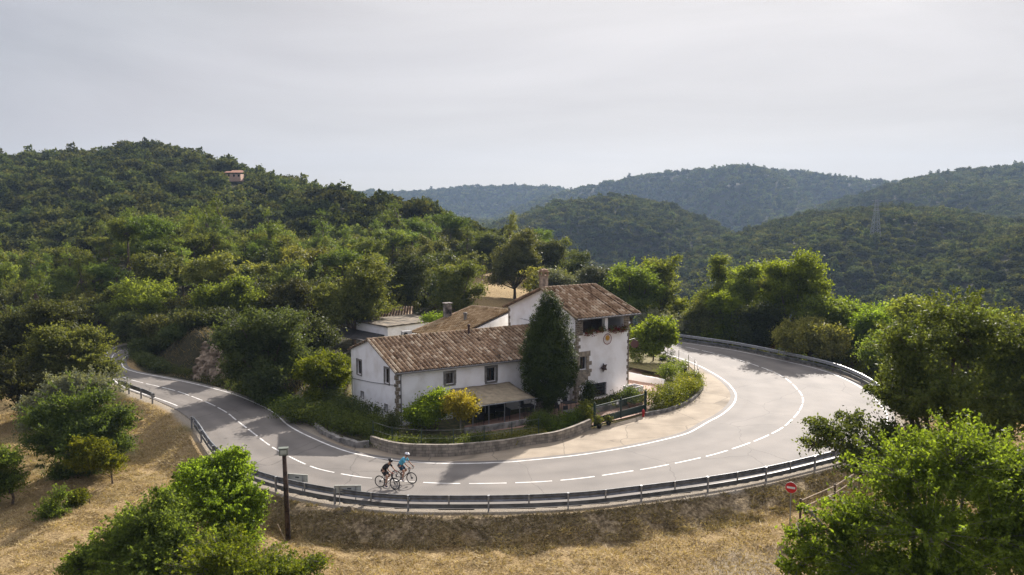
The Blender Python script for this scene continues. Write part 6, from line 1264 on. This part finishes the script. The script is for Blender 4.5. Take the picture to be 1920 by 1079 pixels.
def skin(name, chains, mat_, parent, root=0, sub=2):
    """chains: list of [(pos, radius), ...]; first point of a chain may be an int index of an existing vertex"""
    vs = []; rs = []; es = []
    for ch in chains:
        prev = None
        for q in ch:
            if isinstance(q, int): prev = q; continue
            vs.append(q[0]); rs.append(q[1]); i = len(vs)-1
            if prev is not None: es.append((prev, i))
            prev = i
    me = bpy.data.meshes.new(name); me.from_pydata([tuple(v) for v in vs], es, []); o = bpy.data.objects.new(name, me); COL.objects.link(o)
    sk = o.modifiers.new('skin', 'SKIN'); sk.use_smooth_shade = True
    for i, r_ in enumerate(rs):
        v = me.skin_vertices[0].data[i]; v.radius = (r_, r_) if not hasattr(r_, '__len__') else r_; v.use_root = (i == root)
    sb = o.modifiers.new('sub', 'SUBSURF'); sb.levels = sub; sb.render_levels = sub
    bpy.context.view_layer.update(); dg_ = bpy.context.evaluated_depsgraph_get(); ev = o.evaluated_get(dg_); nm = bpy.data.meshes.new_from_object(ev); bpy.data.objects.remove(o)
    nm.materials.clear(); nm.materials.append(mat_); nm.polygons.foreach_set('use_smooth', [True]*len(nm.polygons)); ob = link(name, nm, parent); return ob
SKIN = mat('skin', (.42, .24, .16), .6, var=.08, scale=20)
def cyclist(loc, rz, label, jersey, shorts, helmet, gloves, shoes, socks, upright=0.0):
    """rides along +x; seated on the saddle, hands on the hoods, one pedal down"""
    t = empty('person', (0, 0, 0), label, 'person'); u = upright
    pel = Vector((-.17, 0, 1.03)); wst = Vector((-.07, 0, 1.17)); chest = Vector((.10+0*u, 0, 1.35+.04*u)); nb = Vector((.20, 0, 1.44+.05*u)); nk = Vector((.26, 0, 1.50+.05*u)); hd = Vector((.33, 0, 1.59+.05*u)); tp = Vector((.34, 0, 1.69+.05*u))
    hoods = [Vector((.585, s*.20, .975)) for s in (-1, 1)]
    ch = [[(pel, .13), (wst, .125), (chest, .145), (nb, .10), (nk, .058), (hd, (.078, .092)), (tp, .06)]]
    A = {}
    for k, s in enumerate((-1, 1)):
        sh = Vector((.15, s*.175, 1.40+.05*u)); wr = hoods[k]+Vector((-.05, 0, .03)); el = (sh+wr)/2+Vector((-.02, s*.05, -.045)); pm = hoods[k]+Vector((.02, 0, .03))
        A[s] = (sh, el, wr); base = sum(len([q for q in c if not isinstance(q, int)]) for c in ch)
        ch.append([2, (sh, .06), (el, .042), (wr, .028), (pm, (.030, .022))]); pmi = base+3
        for j, (dy, ln) in enumerate(((-.024, .045), (-.008, .055), (.008, .052), (.024, .042))): ch.append([pmi, (pm+Vector((.035, dy, .0)), .009), (pm+Vector((.035+ln*.4, dy, -.022)), .008), (pm+Vector((.03+ln*.2, dy, -.022-ln*.6)), .0075)])
        ch.append([pmi, (pm+Vector((.0, -s*.032, -.008)), .010), (pm+Vector((.022, -s*.038, -.03)), .008)])
    Lg = {}
    for s, ped in ((-1, Vector((.10, -.13, .15))), (1, Vector((-.10, .13, .42)))):
        hip = Vector((-.15, s*.095, 1.0)); ank = ped+Vector((-.07, 0, .105)); 
        d = ank-hip; Lt, Ls = .455, .44; dist = min(d.length, Lt+Ls-.01); a = (Lt*Lt-Ls*Ls+dist*dist)/(2*dist); hgt = math.sqrt(max(0, Lt*Lt-a*a)); dn = d.normalized(); fw = Vector((1, 0, 0)); fw = (fw-dn*fw.dot(dn)).normalized(); kn = hip+dn*a+fw*hgt
        toe = ped+Vector((.10, 0, .02)); Lg[s] = (hip, kn, ank, toe)
        ch.append([0, (hip, .095), (hip.lerp(kn, .5), .085), (kn, .058), (kn.lerp(ank, .35), .058), (ank, .036), (ped+Vector((-.05, 0, .045)), .035), (toe, (.032, .024))])
    skin('body', ch, SKIN, t)
    cj = [[(pel+Vector((.02, 0, .03)), .165), (wst, .155), (chest, .158), (nb, .112)]]
    for s in (-1, 1): sh, el, wr = A[s]; cj.append([2, (sh, .072), (sh.lerp(el, .8), .053)])
    skin('jersey', cj, jersey, t)
    cs = [[(pel+Vector((-.01, 0, -.03)), .17), (pel+Vector((.05, 0, .09)), .155)]]
    for s in (-1, 1): hip, kn, ank, toe = Lg[s]; cs.append([0, (hip, .122), (hip.lerp(kn, .45), .102), (hip.lerp(kn, .82), .072)])
    skin('shorts', cs, shorts, t)
    for s in (-1, 1):
        hip, kn, ank, toe = Lg[s]; skin('sock', [[(ank.lerp(kn, .28), .05), (ank, .042)]], socks, t, sub=1)
        skin('shoe', [[(ank+Vector((-.03, 0, -.05)), .038), (ank+Vector((.03, 0, -.07)), .042), (toe, (.04, .03))]], shoes, t, sub=1)
    # face: eyes behind dark glasses, nose, ears; helmet and hair
    fwd = Vector((.93, 0, -.25)).normalized(); m_ = MB()
    for s in (-1, 1): m_.sphere(tuple(hd+fwd*.078+Vector((0, s*.032, .012))), .021, 8, 5)
    m_.tube([hd+fwd*.082+Vector((0, -.06, .014)), hd+fwd*.098+Vector((0, 0, .014)), hd+fwd*.082+Vector((0, .06, .014))], .014, 6); m_.build('glasses', BLACK, t)
    m_ = MB(); m_.tube([hd+fwd*.085+Vector((0, 0, .005)), hd+fwd*.108+Vector((0, 0, -.025))], [.008, .014], 6)
    for s in (-1, 1): m_.sphere(tuple(hd+Vector((0, s*.082, -.005))), .022, 6, 5)
    m_.build('nose_and_ears', SKIN, t); m_ = MB(); m_.tube([hd+fwd*.086+Vector((0, -.02, -.052)), hd+fwd*.092+Vector((0, .02, -.052))], .006, 5); m_.build('mouth', mat('lips', (.3, .11, .09), .6), t)
    m_ = MB(); m_.sphere(tuple(hd+Vector((-.022, 0, .012))), .088, 12, 8); m_.build('hair', mat('brown hair', (.05, .03, .02), .8), t, smooth_=True)
    bm_ = bmesh.new(); bmesh.ops.create_uvsphere(bm_, u_segments=20, v_segments=12, radius=1)
    for v in list(bm_.verts):
        if v.co.z < -.15: bm_.verts.remove(v)
    for v in bm_.verts: x_ = v.co.x; v.co = Vector((v.co.x*(.145 if x_ > 0 else .16), v.co.y*.108, v.co.z*.105+(.012 if x_ < 0 else 0)*abs(x_)))
    rt = Matrix.Rotation(R(12), 4, 'Y')
    for v in bm_.verts: v.co = rt @ v.co+hd+Vector((-.01, 0, .05))
    me = bpy.data.meshes.new('helmet'); bm_.to_mesh(me); bm_.free(); me.materials.append(helmet); me.polygons.foreach_set('use_smooth', [True]*len(me.polygons)); ho = link('helmet', me, t); so2 = ho.modifiers.new('s', 'SOLIDIFY'); so2.thickness = .012; WL[ho.name] = Vector((0, 0, 0))
    m_ = MB()
    for s in (-.05, -.018, .018, .05): m_.tube([hd+Vector((.10, s, .095+.0)), hd+Vector((.0, s, .162)), hd+Vector((-.11, s, .115))], .006, 5)
    m_.build('vents', BLACK, ho)
    for k in (0, 1): s = (-1, 1)[k]; sh, el, wr = A[s]; m_ = MB(); m_.tube([wr.lerp(el, .05), wr.lerp(hoods[k]+Vector((.02, 0, .03)), .6)], [.031, .033], 8); m_.build('glove', gloves, t, smooth_=True)
    t.location = loc; t.rotation_euler = (0, 0, rz)
b1 = P(724, 916.5); b2 = P(755, 906)
hdg1, hdg2 = R(-24), R(-20)
bicycle((*b1, .018), hdg1, 'black road bicycle ridden by the person in black'); bicycle((*b2, .018), hdg2, 'dark road bicycle ridden by the person in the light blue jersey')
cyclist((*b1, .018), hdg1, 'cyclist in black jersey and black helmet leaning over the handlebar, behind the other rider', mat('black jersey', (.018, .016, .018), .7), mat('black shorts', (.015, .014, .016), .7), mat('black helmet', (.02, .02, .025), .35), mat('red glove', (.5, .05, .05), .7), mat('dark blue shoe', (.03, .04, .12), .5), mat('white sock', (.7, .7, .7), .8))
cyclist((*b2, .018), hdg2, 'cyclist in light blue jersey and white helmet riding in front', mat('light blue jersey', (.10, .42, .58), .7, var=.1, scale=12), mat('navy shorts', (.010, .05, .09), .7), mat('white helmet', (.78, .78, .80), .35), mat('dark glove', (.03, .03, .03), .7), mat('white shoe', (.6, .6, .62), .5), mat('white sock', (.7, .7, .7), .8), upright=1.3)

# ------------------------------------------------------------------ haze: real air, denser with distance
def haze():
    m, nt, b = new_mat('haze air'); N = nt.nodes; N.remove(b); pv = N.new('ShaderNodeVolumePrincipled'); pv.inputs['Color'].default_value = (.50, .70, 1.0, 1); pv.inputs['Density'].default_value = HAZE; pv.inputs['Anisotropy'].default_value = .2
    nt.links.new(pv.outputs[0], N['Material Output'].inputs['Volume'])
    mb = MB(); mb.box((0, 1040, 45), (4200, 2160, 240)); o = mb.build("haze", m); tag(o, 'thin bluish haze filling the valley', kind='stuff')
    me = o.data; me.transform(Matrix.Translation((0, 0, 0)))
HAZE = .00011
haze()
